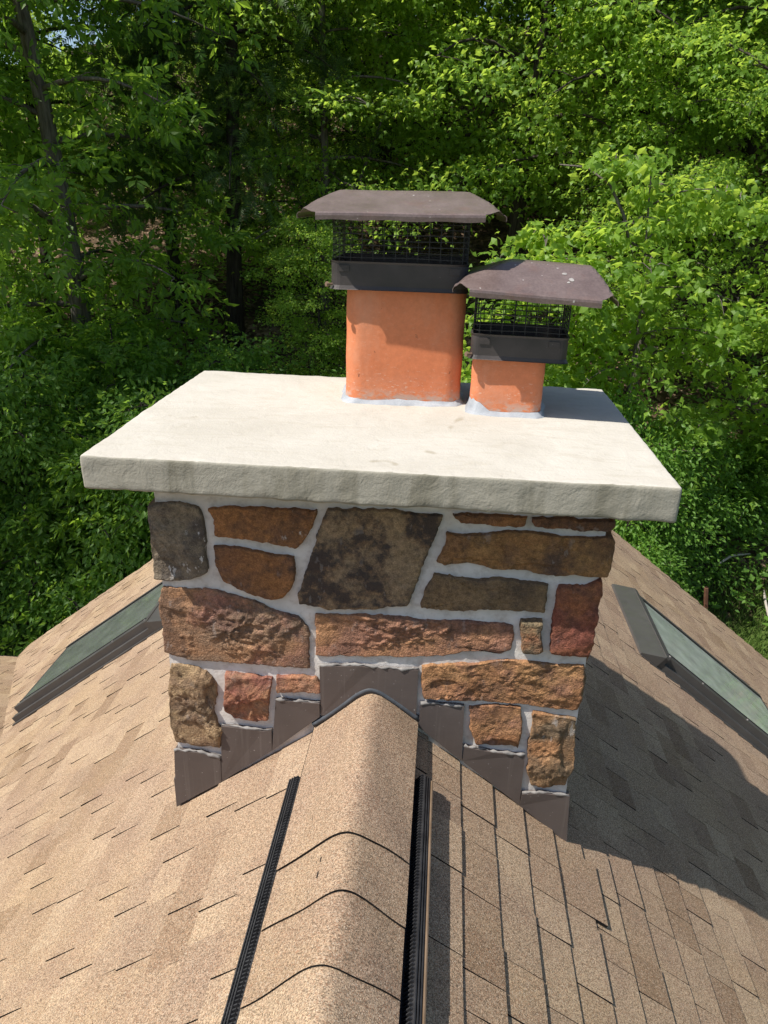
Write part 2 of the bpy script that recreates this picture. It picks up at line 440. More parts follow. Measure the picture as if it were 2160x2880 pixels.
# ---- shingles: courses of laminated tabs, each a thin wedge with dark cut edges
EXP = .1285
HB = (.0030, .0062, .0080, .0092, .0122)
rs = random.Random(11)
_cache = {}
def shingle_pts(wd, hbut, L, sag=0.0):
    g = .0012
    return [(g, 0, -.003), (wd - g, 0, -.003), (wd - g, 0, hbut), (g, 0, hbut), (g, L, -.003), (wd - g, L, -.003), (wd - g, L, .0006), (g, L, .0006)]
SH_F = [(3, 2, 6, 7), (0, 1, 2, 3), (0, 3, 7, 4), (1, 5, 6, 2), (4, 7, 6, 5), (0, 4, 5, 1)]
SH_M = [0, 1, 1, 1, 1, 1]
def shingle_mesh(kw, kh):
    if (kw, kh) not in _cache:
        b = MB(); wd = .095 + .015 * kw; hbut = (HB[kh])
        b.add(shingle_pts(wd, hbut, EXP + .03), SH_F); b.mi = SH_M[:]
        _cache[(kw, kh)] = b.mesh('shingle', [M_SH, M_EDGE])
    return _cache[(kw, kh)]
fwd = Vector((-0.0648, 0.9224, -0.3807)); rgt = Vector((0.9962, 0.0820, 0.0293)); upv = Vector((-0.0582, 0.3773, 0.9242))
def in_view(p, mg=1.06):
    q = p - CAM; z = q.dot(fwd)
    if z < .2: return None
    u, v = q.dot(rgt) / z * 2129.6 / 1080, q.dot(upv) / z * 2129.6 / 1440
    if abs(u) > mg or abs(v) > mg: return None
    return z
CH = (-.60, .60, .0, .77)        # the chimney's footprint
SKY_S = (1.84, 3.24); SKY_A = (2.13, 3.0)
pieces = []
def lay(sg, smax, a0, a1, ok, Tf, first=.215):
    k = 0; s = first; flip = False
    while s < smax:
        a = a0 + rs.uniform(-.2, 0)
        while a < a1:
            kw = rs.randrange(10); wd = .095 + .015 * kw
            flip = not flip; kh = rs.choice((3, 3, 3, 4, 4)) if sg == 1 else ((2 if rs.random() < .2 else 1) if flip else 0) if rs.random() < .9 else rs.choice((0, 1))
            if a + wd > a1: wd = a1 - a
            if wd > .03:
                lo, hi = a, a + wd
                if lo < a0: lo = a0
                c = Tf((lo + hi) / 2, s, 0)
                if ok((lo + hi) / 2, s, c): pieces.append([sg, lo, hi - lo, kw, kh, s, Tf, c])
            a += wd
        s += EXP; k += 1
def ok_main(sg):
    def f(a, s, c):
        if CH[0] + .03 < c.x < CH[1] - .03 and CH[2] + .10 < a < CH[3]: return False
        if sg < 0 and c.x < valley_x(a) - .20: return False
        if SKY_A[0] + .05 < a < SKY_A[1] - .05 and SKY_S[0] + .1 < s < SKY_S[1] - .02: return False
        return True
    return f
lay(1, 5.75, Y0, Y1, ok_main(1), lambda a, s, n: T(1, a, s, n))
lay(-1, 5.2, Y0, Y1, ok_main(-1), lambda a, s, n: T(-1, a, s, n))
WC = 1 / math.sqrt(1 + WSL * WSL); WS = WSL * WC
def TW(a, s, n): return Vector((-a, Y0 + s * WC + n * WS, wing_z(Y0) - .012 - s * WS + n * WC))
def ok_wing(a, s, c): return c.x < valley_x(c.y) + .25
lay(-2, 7.75, 1.0, 6.5, ok_wing, TW, first=.1)
scored = []
for q in pieces:
    z = in_view(q[7]); hid = (q[7].y > .75 and abs(q[7].x) < .62)
    scored.append((z if (z is not None and not hid) else 1e3 + (q[7] - CAM).length, q))
scored.sort(key=lambda e: e[0])
lab = {1: None, -1: None}
SV = []; SF = []; STt = []; SMi = []
for i, (z, (sg, a, wd, kw, kh, s, Tf, c)) in enumerate(scored):
    if i < 298:
        o = link('shingle', shingle_mesh(kw, kh), house)
        O = Tf(a, s, 0); ex = (Tf(a + 1, s, 0) - O); ey = (Tf(a, s - 1, 0) - O); ez = (Tf(a, s, 1) - O)
        nomw = .095 + .015 * kw
        Mx = Matrix(((ex.x * wd / nomw, ey.x, ez.x, O.x), (ex.y * wd / nomw, ey.y, ez.y, O.y), (ex.z * wd / nomw, ey.z, ez.z, O.z), (0, 0, 0, 1)))
        # tiny skew: no two tabs lie quite alike
        o.matrix_local = Matrix.Translation(-HL) @ Mx @ Matrix.Rotation(rs.uniform(-.012, .012), 4, 'Z')
    else:
        n0 = len(SV); hbut = (HB[kh])
        for (x, y, n) in shingle_pts(wd, hbut, EXP + .03): SV.append(tuple(Tf(a + x, s - y, n)))
        SF.extend([tuple(n0 + j for j in f) for f in SH_F]); STt.extend([rs.random()] * 8); SMi.extend(SH_M)
me = np_mesh('shingles_beyond', np.array(SV), np.array(SF), [M_SHA, M_EDGE], attr={'tint': STt}, mat_idx=SMi)
o = link('shingle_courses', me, house); o.location = -HL; o['kind'] = 'stuff'
# a lifted tab beside the chimney's right foot
for (a, s, wd, up) in ((-.27, .90, .22, .012),):
    b = MB(); pts = [T(1, a + x, s - y, n + (up if y == 0 and n > -.01 else .004)) for (x, y, n) in shingle_pts(wd, .006, .15)]
    b.add(pts, SH_F); b.mi = SH_M[:]; hb(b, 'shingle', [M_SH, M_EDGE], label='lifted shingle with a dark gap under its lower edge')

# ---- ridge shingles bent over the ridge and the vent under their edges
PROF = [(-.174, -.113), (-.141, -.086), (-.105, -.053), (-.072, -.019), (-.042, .010), (-.014, .029), (.012, .031), (.040, .017), (.075, -.008), (.110, -.034), (.142, -.061)]
def spline(P, m_=4):
    out = []
    for i in range(len(P) - 1):
        p0, p1, p2, p3 = (Vector(P[max(i-1, 0)]), Vector(P[i]), Vector(P[i+1]), Vector(P[min(i+2, len(P)-1)]))
        for k in range(m_):
            t_ = k / m_; out.append(tuple(.5 * ((2*p1) + (p2-p0)*t_ + (2*p0-5*p1+4*p2-p3)*t_*t_ + (3*p1-p0-3*p2+p3)*t_**3)))
    return out + [P[-1]]
PROF = spline([(-.174, -.113), (-.141, -.086), (-.105, -.054), (-.072, -.022), (-.046, .004), (-.022, .022), (0.0, .029), (.024, .023), (.048, .008), (.078, -.013), (.110, -.037), (.142, -.061)], 3)
def ridge_piece(y0, y1, wob):
    """from y0 (upper end, tucked under) to y1 (butt, towards the camera)"""
    b = MB(); ny = max(3, int(abs(y1 - y0) / .04)); top = []; bot = []
    for j in range(ny + 1):
        t_ = j / ny; y = y0 + (y1 - y0) * t_; lift = -.0042 + .0100 * t_ if y0 < -.1 else .0005 + .0055 * t_
        row = []; rowb = []
        for i, (x, z) in enumerate(PROF):
            q = wob * (.0022 * math.sin(5 * x + 9 * y + wob * 3)) + (.0015 * math.sin(17 * y + x * 40))
            row.append((x + .004 * wob, y + (.004 * math.sin(x * 30 + wob * 9) + x * .03 * wob) * (j == ny), z + lift + q)); rowb.append((x, row[-1][1], z + lift + q - .0032))
        top.append(row); bot.append(rowb)
    b.grid(top, 0); b.grid(bot, 1, True)
    n = len(PROF)
    b.add(top[-1] + bot[-1], [(i, i+1, n+i+1, n+i) for i in range(n-1)], 1)
    for e in (0, -1):
        b.add([r[e] for r in top] + [r[e] for r in bot], [(i, i+1, ny+1+i+1, ny+1+i) for i in range(ny)], 1)
    return b
ys = [0.004, -.555]
while ys[-1] > Y0: ys.append(ys[-1] - .166)
for i in range(len(ys) - 1):
    hb(ridge_piece(ys[i] + (.05 if i else 0), ys[i+1], rs.uniform(-1, 1)), 'ridge_shingle', [M_SH, M_EDGE], True)
y = .80
while y < Y1:
    hb(ridge_piece(min(y + .22, Y1), y, rs.uniform(-1, 1)), 'ridge_shingle', [M_SH, M_EDGE], True); y += .166
VY0, VY1 = -.222, Y0
for sg in (-1, 1):
    b = MB()
    s0, s1 = (.236, .262) if sg < 0 else (.180, .224)
    top = .020 if sg < 0 else .047
    def bx(b, sA, sB, a0, a1, nA, nB, mi=0):
        vs = [T(sg, a, s, n) for a in (a0, a1) for s in (sA, sB) for n in (nA, nB)]
        b.add(vs, [(0,1,3,2), (4,6,7,5), (0,4,5,1), (2,3,7,6), (1,5,7,3), (0,2,6,4)], mi)
    if sg < 0:
        bx(b, .205, .249, VY1, VY0, .000, .010)
        for k in range(3): bx(b, .226 + k * .0085, .2295 + k * .0085, VY1, VY0, .010, .021)
    else:
        bx(b, .150, .205, VY1, VY0, .000, .012)
        for k in range(3): bx(b, .184 + k * .0075, .187 + k * .0075, VY1, VY0, .012, .044)
    v = hb(b, 'ridge_vent', M_VENT, label='ridge vent edge showing left of the ridge shingles' if sg < 0 else 'ridge vent edge with a tan baffle right of the ridge shingles')
    b = MB(); yy = VY0
    while yy > VY1:
        if sg < 0: bx(b, .216, .245, yy - .003, yy, .010, .018)
        else: bx(b, .176, .203, yy - .003, yy, .012, .039)
        yy -= .0095
    c = b.build('vent_fins', M_VENT, v); c['kind'] = 'stuff'
    if sg > 0:
        b = MB(); bx(b, .2055, .209, VY1, VY0 - .01, .0, .048); bx(b, .209, .217, VY1, VY0 - .012, .0, .006)
        b.build('baffle', M_BAFF, v)

# ================================================================== SKYLIGHTS
def skylight(sg, label, gtint_refl):
    a0, a1 = SKY_A; s0, s1 = SKY_S
    O = T(sg, (a0 + a1) / 2, (s0 + s1) / 2, 0)
    root = thing('skylight', label, 'skylight', tuple(O), 0, 'skylights in the shingle roof')
    def bx(b, A0, A1, S0, S1, n0, n1, n2=None, mi=0):
        n2 = n1 if n2 is None else n2       # n2: top height at S1
        vs = [T(sg, a, s, n) for a in (A0, A1) for s, n in ((S0, n0), (S0, n1), (S1, n0), (S1, n2))]
        b.add(vs, [(0,1,3,2), (4,6,7,5), (0,4,5,1), (2,3,7,6), (1,5,7,3), (0,2,6,4)], mi)
    def bd(b, name, m, lb=None, par=None):
        o = b.build(name, m, par or root, False, lb)
        if par is None: o.location = -O
        return o
    b = MB()
    for A0, A1 in ((a0, a0 + .045), (a1 - .045, a1)): bx(b, A0, A1, s0 + .02, s1 + .03, -.01, .048)
    bx(b, a0 + .045, a1 - .045, s1 - .02, s1 + .03, -.01, .040)
    bx(b, a0 - .02, a0, s0 - .02, s1 + .05, .004, .012); bx(b, a1, a1 + .02, s0 - .02, s1 + .05, .004, .012)
    bd(b, 'side_flashing', M_FRAME)
    b = MB()
    bx(b, a0 - .012, a1 + .012, s0 - .03, s0 + .105, -.01, .022, .094); bx(b, a0 - .004, a1 + .004, s0 + .105, s0 + .135, -.01, .100)
    bd(b, 'head_flashing', M_FRAME)
    b = MB(); i = .034
    for A0, A1 in ((a0 + i, a0 + i + .05), (a1 - i - .05, a1 - i)):
        bx(b, A0, A1, s0 + .135, s1 - .012, 0, .094)
    bx(b, a0 + i + .05, a1 - i - .05, s0 + .135, s0 + .16, 0, .097); bx(b, a0 + i + .05, a1 - i - .05, s1 - .035, s1 - .012, 0, .090)
    fr = bd(b, 'frame', M_FRAME)
    for A0, A1 in ((a0 + i + .05, a0 + i + .056), (a1 - i - .056, a1 - i - .05)):
        b = MB(); bx(b, A0, A1, s0 + .16, s1 - .035, .05, .0985); bd(b, 'gasket', M_RUBBER, par=fr)
    b = MB(); bx(b, a0 + i + .056, a1 - i - .056, s0 + .16, s1 - .035, .07, .0885)
    bd(b, 'pane', glass_mat('skylight_glass_' + ('right' if sg > 0 else 'left'), gtint_refl))
    for s in (s0 + .07, s0 + .45, s0 + .85, s1 - .1):
        b = MB(); c0 = T(sg, a0 + i + .025, max(s, s0 + .16), .093); b.tube([c0, c0 + (T(sg, 0, 0, 1) - T(sg, 0, 0, 0)) * .006], .007, 8); bd(b, 'screw', M_BEAD)
    return root
skylight(1, 'skylight on the right roof slope, pale green reflection painted into the pane colour', (.40, .45, .39))
skylight(-1, 'skylight on the left roof slope, dark dusty pane, partly behind the chimney', (.15, .17, .15))

# ================================================================== THE CHIMNEY
HW, DEP, TOPZ, STK, OV, SW, SD = .627, .77, .766, .0923, .130, 1.495, 1.0465
CL = Vector((0, DEP / 2, -.48))
chimney = thing('chimney', 'fieldstone chimney with a thick cream concrete crown straddling the roof ridge', 'chimney', tuple(CL))
def cb(o): o.location = -CL; return o
b = MB(); b.box((-HW + .018, .004, -.75), (HW - .018, DEP - .004, TOPZ - STK - .001)); 
def grid_plane(mk, nu, nv, name, mat):
    return None
# mortar core: its front is a finely bumped sheet
core = MB(); nx, nz = 90, 80
P = np.array([[(-HW + .016 + (2*HW - .032) * i / nx, .0, -.62 + (TOPZ - STK + .62) * j / nz) for i in range(nx + 1)] for j in range(nz + 1)]).reshape(-1, 3)
P[:, 1] = -.0075 + .0028 * fbm(P, 9, 4, 3) + .0016 * fbm(P, 60, 2, 5)
core.grid(P.reshape(nz + 1, nx + 1, 3).tolist())
xs = HW - .016
core.add([(-xs, .0, -.75), (-xs, DEP, -.75), (-xs, DEP, TOPZ-STK), (-xs, 0, TOPZ-STK)], [(0, 3, 2, 1)])
core.add([(xs, .0, -.75), (xs, DEP, -.75), (xs, DEP, TOPZ-STK), (xs, 0, TOPZ-STK)], [(0, 1, 2, 3)])
core.add([(-xs, DEP, -.75), (xs, DEP, -.75), (xs, DEP, TOPZ-STK), (-xs, DEP, TOPZ-STK)], [(0, 3, 2, 1)])
cb(core.build('mortar', M_MORT, chimney, True))

STONES={
1 : [(-0.625, 0.596), (-0.558, 0.602), (-0.484, 0.591), (-0.475, 0.556), (-0.475, 0.466), (-0.477, 0.393), (-0.52, 0.371), (-0.581, 0.36), (-0.629, 0.365), (-0.631, 0.441), (-0.632, 0.487), (-0.63, 0.547)] ,
2 : [(-0.458, 0.593), (-0.35, 0.602), (-0.243, 0.602), (-0.159, 0.605), (-0.166, 0.572), (-0.193, 0.517), (-0.216, 0.488), (-0.291, 0.499), (-0.358, 0.508), (-0.446, 0.511), (-0.444, 0.558)] ,
3 : [(-0.452, 0.48), (-0.355, 0.474), (-0.225, 0.462), (-0.222, 0.406), (-0.237, 0.36), (-0.257, 0.331), (-0.292, 0.325), (-0.361, 0.341), (-0.428, 0.375), (-0.447, 0.43)] ,
4 : [(-0.133, 0.609), (-0.024, 0.614), (0.173, 0.613), (0.176, 0.596), (0.133, 0.461), (0.093, 0.332), (0.025, 0.32), (-0.06, 0.308), (-0.129, 0.308), (-0.214, 0.316), (-0.218, 0.347), (-0.192, 0.411), (-0.162, 0.514)] ,
5 : [(0.204, 0.619), (0.395, 0.623), (0.396, 0.597), (0.325, 0.595), (0.226, 0.597)] ,
6 : [(0.419, 0.623), (0.63, 0.625), (0.628, 0.604), (0.611, 0.598), (0.51, 0.596), (0.422, 0.596)] ,
7 : [(0.192, 0.562), (0.236, 0.558), (0.355, 0.575), (0.474, 0.57), (0.552, 0.571), (0.629, 0.58), (0.638, 0.55), (0.636, 0.506), (0.632, 0.465), (0.558, 0.463), (0.466, 0.458), (0.405, 0.467), (0.324, 0.466), (0.258, 0.475), (0.189, 0.47), (0.169, 0.475), (0.191, 0.52)] ,
8 : [(0.165, 0.436), (0.204, 0.434), (0.278, 0.426), (0.327, 0.434), (0.408, 0.433), (0.476, 0.426), (0.476, 0.384), (0.475, 0.34), (0.384, 0.341), (0.293, 0.338), (0.235, 0.329), (0.134, 0.329), (0.141, 0.378)] ,
9 : [(0.507, 0.422), (0.579, 0.422), (0.619, 0.455), (0.625, 0.428), (0.619, 0.367), (0.622, 0.286), (0.615, 0.207), (0.54, 0.206), (0.506, 0.211), (0.502, 0.282), (0.503, 0.368)] ,
10 : [(-0.167, 0.281), (-0.042, 0.288), (0.0, 0.289), (0.086, 0.29), (0.213, 0.293), (0.339, 0.293), (0.393, 0.29), (0.396, 0.263), (0.396, 0.214), (0.372, 0.2), (0.261, 0.195), (0.198, 0.173), (0.125, 0.164), (0.004, 0.156), (-0.084, 0.152), (-0.163, 0.145), (-0.165, 0.219)] ,
11 : [(0.416, 0.31), (0.472, 0.315), (0.474, 0.27), (0.482, 0.221), (0.456, 0.208), (0.424, 0.207), (0.416, 0.265)] ,
12 : [(-0.605, 0.34), (-0.557, 0.339), (-0.482, 0.342), (-0.422, 0.332), (-0.353, 0.313), (-0.276, 0.28), (-0.215, 0.27), (-0.187, 0.237), (-0.188, 0.192), (-0.188, 0.099), (-0.28, 0.096), (-0.416, 0.101), (-0.529, 0.094), (-0.601, 0.111), (-0.619, 0.121), (-0.62, 0.213), (-0.624, 0.293)] ,
13 : [(0.144, 0.135), (0.221, 0.151), (0.307, 0.156), (0.391, 0.176), (0.434, 0.177), (0.519, 0.171), (0.607, 0.176), (0.611, 0.113), (0.611, 0.061), (0.605, 0.021), (0.527, 0.024), (0.448, 0.031), (0.343, 0.034), (0.255, 0.033), (0.154, 0.028), (0.149, 0.083)] ,
14 : [(-0.604, 0.077), (-0.556, 0.073), (-0.498, 0.059), (-0.477, 0.024), (-0.468, -0.025), (-0.483, -0.081), (-0.476, -0.126), (-0.458, -0.147), (-0.467, -0.217), (-0.539, -0.218), (-0.61, -0.213), (-0.621, -0.139), (-0.619, -0.022)] ,
15 : [(-0.439, 0.063), (-0.356, 0.058), (-0.302, 0.057), (-0.306, 0.006), (-0.312, -0.049), (-0.316, -0.099), (-0.372, -0.105), (-0.418, -0.098), (-0.447, -0.067), (-0.441, -0.006)] ,
16 : [(-0.286, 0.064), (-0.166, 0.072), (-0.153, 0.052), (-0.153, 0.017), (-0.212, 0.014), (-0.285, 0.013)] ,
17 : [(0.292, 0.006), (0.362, 0.017), (0.441, 0.014), (0.448, -0.039), (0.448, -0.128), (0.41, -0.126), (0.364, -0.122), (0.319, -0.123), (0.302, -0.075)] ,
18 : [(0.479, 0.001), (0.53, -0.005), (0.607, -0.011), (0.616, -0.1), (0.617, -0.184), (0.603, -0.255), (0.537, -0.27), (0.499, -0.26), (0.482, -0.198), (0.478, -0.113), (0.482, -0.047)] ,
}
FLASH=[
[(-0.154, 0.112), (-0.039, 0.124), (0.004, 0.118), (0.136, 0.123), (0.137, -0.055), (-0.15, -0.063)] ,
[(-0.288, -0.019), (-0.154, -0.018), (-0.154, -0.068), (-0.304, -0.21)] ,
[(-0.46, -0.13), (-0.394, -0.133), (-0.33, -0.14), (-0.304, -0.133), (-0.305, -0.21), (-0.472, -0.352)] ,
[(-0.617, -0.239), (-0.533, -0.24), (-0.47, -0.259), (-0.472, -0.352), (-0.622, -0.461), (-0.622, -0.328)] ,
[(0.149, 0.008), (0.277, 0.009), (0.283, -0.193), (0.145, -0.077)] ,
[(0.287, -0.138), (0.376, -0.15), (0.471, -0.154), (0.473, -0.347), (0.285, -0.193)] ,
[(0.476, -0.299), (0.54, -0.289), (0.621, -0.295), (0.634, -0.48), (0.473, -0.347)] ,
]

S_DK = stone_mat('dark_grey_brown_stone', (.18, .145, .105), (.23, .185, .13), (.12, .10, .085), 6, .4, .6)
S_RUST = stone_mat('rust_brown_stone', (.24, .11, .05), (.32, .15, .06), (.15, .078, .048), 5, .4, .45)
S_DRUST = stone_mat('dark_rust_stone', (.21, .10, .05), (.27, .125, .05), (.14, .075, .05), 6, .4, .12)
S_BLK = stone_mat('blackened_tan_stone', (.19, .14, .095), (.29, .20, .115), (.22, .12, .06), 4, .85, .1)
S_OCH = stone_mat('ochre_brown_stone', (.25, .125, .052), (.32, .175, .07), (.16, .09, .055), 5, .4, .2)
S_GRY = stone_mat('grey_brown_stone', (.19, .125, .07), (.23, .15, .08), (.15, .10, .06), 6, .35, .0)
S_MAR = stone_mat('maroon_stone', (.22, .075, .05), (.35, .14, .06), (.18, .07, .05), 3.5, .25, .05)
S_PINK = stone_mat('pink_orange_stone', (.36, .18, .115), (.35, .185, .095), (.26, .13, .09), 4, .3, .1, .7)
S_TAN = stone_mat('orange_tan_stone', (.33, .17, .085), (.24, .155, .10), (.30, .15, .11), 3.5, .45, .1, .7)
S_GOLD = stone_mat('golden_ochre_stone', (.34, .185, .085), (.30, .145, .07), (.25, .125, .08), 5, .3, .08, .7)
S_YEL = stone_mat('yellowish_grey_stone', (.33, .23, .13), (.28, .185, .11), (.21, .135, .085), 7, .35, .1, .9)
S_RED = stone_mat('red_orange_stone', (.35, .17, .09), (.28, .115, .08), (.30, .18, .11), 6, .25, .1, .6)
S_OLV = stone_mat('olive_brown_stone', (.26, .165, .09), (.30, .15, .07), (.21, .15, .09), 4, .3, .25, .65)
S_OLD = stone_mat('dark_olive_stone', (.21, .16, .09), (.36, .165, .085), (.17, .135, .09), 9, .35, .0, .9)
LOOK = {1: (S_DK, .009, 'dark pitted grey corner stone with white streaks'), 2: (S_RUST, .006, 'rust brown stone with white mortar smears along its top'),
        3: (S_DRUST, .005, 'dark rust brown stone between pale joints'), 4: (S_BLK, .004, 'largest stone, flat, blackened and mottled tan'),
        5: (S_RUST, .004, 'thin brown sliver of stone under the crown'), 6: (S_DRUST, .004, 'thin dark brown stone under the crown at the right corner'),
        7: (S_OCH, .008, 'long ochre brown stone with cracks at the right corner'), 8: (S_GRY, .005, 'flat grey brown stone with straight ends'),
        9: (S_MAR, .008, 'maroon upright corner stone'), 10: (S_PINK, .016, 'long pink and orange stone broken away along its lower edge'),
        11: (S_OLD, .010, 'small upright olive stone between two joints'), 12: (S_TAN, .018, 'big rough orange tan stone at the left corner'),
        13: (S_GOLD, .012, 'long golden ochre stone at the right corner'), 14: (S_YEL, .020, 'craggy yellowish grey stone at the lower left corner'),
        15: (S_RED, .020, 'red and orange stone split into sharp facets'), 16: (S_RED, .008, 'small thin reddish stone above a flashing step'),
        17: (S_GOLD, .010, 'small ochre block beside the flashing'), 18: (S_OLV, .012, 'upright olive brown stone at the lower right corner')}
CHIPS = {10: ((-.06, .150, .15, .040, .016), (.13, .160, .12, .034, .016), (.30, .190, .10, .020, .012)),
         12: ((-.215, .145, .055, .085, .020), (-.47, .110, .09, .030, .014), (-.545, .335, .045, .050, .012), (-.36, .20, .05, .035, .008)),
         14: ((-.47, -.02, .03, .05, .016), (-.56, -.16, .05, .035, .014)), 15: ((-.33, -.06, .04, .05, .014), (-.40, -.06, .04, .03, .010)),
         13: ((.22, .075, .05, .02, .006),), 17: ((.40, -.12, .05, .02, .012),), 18: ((.60, -.10, .03, .09, .012), (.59, -.25, .03, .03, .012)), 9: ((.585, .43, .05, .02, .008),),
         7: ((.25, .475, .05, .018, .008), (.45, .47, .08, .02, .006)), 1: ((-.60, .40, .05, .03, .008),)}
def resample(poly, step, jit, rg):
    pts = [Vector(p) for p in poly]; out = []
    for i in range(len(pts)):
        a, c = pts[i], pts[(i + 1) % len(pts)]; n = max(1, round((c - a).length / step))
        nrm = Vector(((c - a).y, -(c - a).x)); nrm.normalize()
        for k in range(n):
            out.append(a.lerp(c, k / n) + nrm * rg.uniform(-jit, jit))
    # light smoothing
    return [out[i - 1] * .12 + out[i] * .76 + out[(i + 1) % len(out)] * .12 for i in range(len(out))]
def stone_mesh(poly, amp, seed, to3, name, mat, step=.0065, back=.05, chips=()):
    rg = random.Random(seed); P = resample(poly, step, .0016, rg); n = len(P)
    wob = np.array([[p.x, p.y, seed * 1.7] for p in P]); wx = .0042 * fbm(wob, 24, 3, seed) + .0018 * fbm(wob, 85, 2, seed + 1); wy = .0042 * fbm(wob + 5, 24, 3, seed + 2) + .0018 * fbm(wob + 5, 85, 2, seed + 3)
    cw = sum(P, Vector((0, 0))) / n
    P = [p + Vector((wx[i], wy[i])) + (p - cw).normalized() * .0018 for i, p in enumerate(P)]
    c = Vector((sum(p.x for p in P) / n, sum(p.y for p in P) / n)); rad_ = max((p - c).length for p in P)
    ss = [1.0, 1.0, .985, .955, .90]; k = max(8, int(rad_ / (.0085 if step < .01 else .02))); ss += [.90 * (1 - (j / k)) for j in range(1, k)]
    U = []; D = []
    for j, s in enumerate(ss):
        for p in P: U.append(c + (p - c) * s); D.append((1 - s) * (p - c).length)
    U.append(c); D.append(rad_ * .5)
    U = np.array([[u.x, u.y] for u in U]); D = np.array(D)
    Q = np.c_[U[:, 0], U[:, 1], np.full(len(U), seed * 3.7)]
    fall = np.clip(D / .0032, 0, 1); fall = fall * fall * (3 - 2 * fall)
    # split-face: the lowest of a few tilted planes, then grain
    h = np.full(len(U), 9.0); lo, hi = U.min(0), U.max(0); area = (hi - lo).prod()
    for i in range(3 + int(area / .008)):
        s0 = lo + (hi - lo) * np.array([rg.random(), rg.random()]); g = np.array([rg.gauss(0, 1), rg.gauss(0, 1)]) * amp * 7
        h = np.minimum(h, amp * rg.uniform(.5, 1.3) + (U - s0) @ g)
    h = np.clip(h, -amp * .8, amp * 1.3)
    big = fbm(Q, 11, 3, seed)
    h = h * .75 + amp * .55 * big + amp * .30 * fbm(Q, 34, 3, seed + 5) + min(amp, .014) * .20 * fbm(Q, 105, 3, seed + 9)
    for (px_, pz_, rx_, rz_, dd) in chips:
        e = ((U[:, 0] - px_) / rx_) ** 2 + ((U[:, 1] - pz_) / rz_) ** 2 + .30 * fbm(Q, 22, 3, seed + 3)
        h = h - dd * np.clip((1.05 - e) / .10, 0, 1)
    depth = .0105 + fall * (.0065 + h)
    depth = np.maximum(depth, .0075)
    depth[:n] = -back; depth[n:2*n] = .002 + .3 * depth[n:2*n]
    V = [to3(u[0], u[1], d) for u, d in zip(U, depth)]; R = len(ss)
    b = MB(); fs = []
    for j in range(R - 1):
        for i in range(n): fs.append((j*n+i, j*n+(i+1) % n, (j+1)*n+(i+1) % n, (j+1)*n+i))
    ci = R * n
    for i in range(n): fs.append(((R-1)*n+i, (R-1)*n+(i+1) % n, ci))
    b.add(V, fs); me = b.mesh(name, mat, False)
    sm = [f[0] >= 2 * n for f in fs]; me.polygons.foreach_set('use_smooth', sm); return me
def orient(me):
    bm_ = None
    import bmesh
    bm_ = bmesh.new(); bm_.from_mesh(me); bmesh.ops.recalc_face_normals(bm_, faces=bm_.faces); bm_.to_mesh(me); bm_.free(); return me
for k, poly in STONES.items():
    mt, amp, lb = LOOK[k]
    me = orient(stone_mesh(poly, amp, k, lambda x, z, d: (x, -.008 - d, z), 'stone', mt, chips=CHIPS.get(k, ())))
    cb(link('stone', me, chimney, lb))
# stones of the two side faces: coursed, seen only from a step to the side
sr = random.Random(5); pal = [S_RUST, S_DRUST, S_OCH, S_GRY, S_TAN, S_GOLD, S_RED, S_OLV, S_MAR]
for sg in (-1, 1):
    z = -.62
    while z < TOPZ - STK - .03:
        hgt = min(sr.uniform(.12, .22), TOPZ - STK - .012 - z); yy = .048
        while yy < DEP - .02:
            wd = min(sr.uniform(.16, .36), DEP - .005 - yy)
            if DEP - .005 - yy - wd < .10: wd = DEP - .005 - yy
            j = lambda: sr.uniform(-.007, .007)
            poly = [(yy + .014, z + .014 + j()), (yy + wd * .5, z + .012 + j()), (yy + wd - .014, z + .014 + j()), (yy + wd - .012 + j(), z + hgt * .5), (yy + wd - .014, z + hgt - .014 + j()), (yy + wd * .5, z + hgt - .012 + j()), (yy + .014, z + hgt - .014 + j()), (yy + .012 + j(), z + hgt * .5)]
            if hgt > .05:
                me = orient(stone_mesh(poly, .010, sr.randrange(999), lambda a, zz, d: (sg * (HW - .012 + d), a, zz), 'stone', sr.choice(pal), step=.02))
                cb(link('stone', me, chimney))
            yy += wd
        z += hgt

# crown
def slab_noise(V):
    a = .0016 * fbm(V, 6, 4, 21) + .0010 * fbm(V, 45, 3, 22)
    edge = ((np.abs(V[:, 0]) > SW/2 - .02) | (np.abs(V[:, 1]) > SD/2 - .02))
    top = V[:, 2] > STK/2 - .002
    a = np.where(top & ~edge, a * .45, a * 1.15)
    bot = V[:, 2] < -STK/2 + .012
    return a + np.where(bot & edge, .0025 * fbm(V, 22, 3, 25), 0)
V, F = rounded_box((SW, SD, STK), .0075, (150, 90, 9), slab_noise)
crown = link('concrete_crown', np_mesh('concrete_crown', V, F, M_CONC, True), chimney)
crown.location = Vector((-.0013, -OV + SD / 2, TOPZ - STK / 2)) - CL

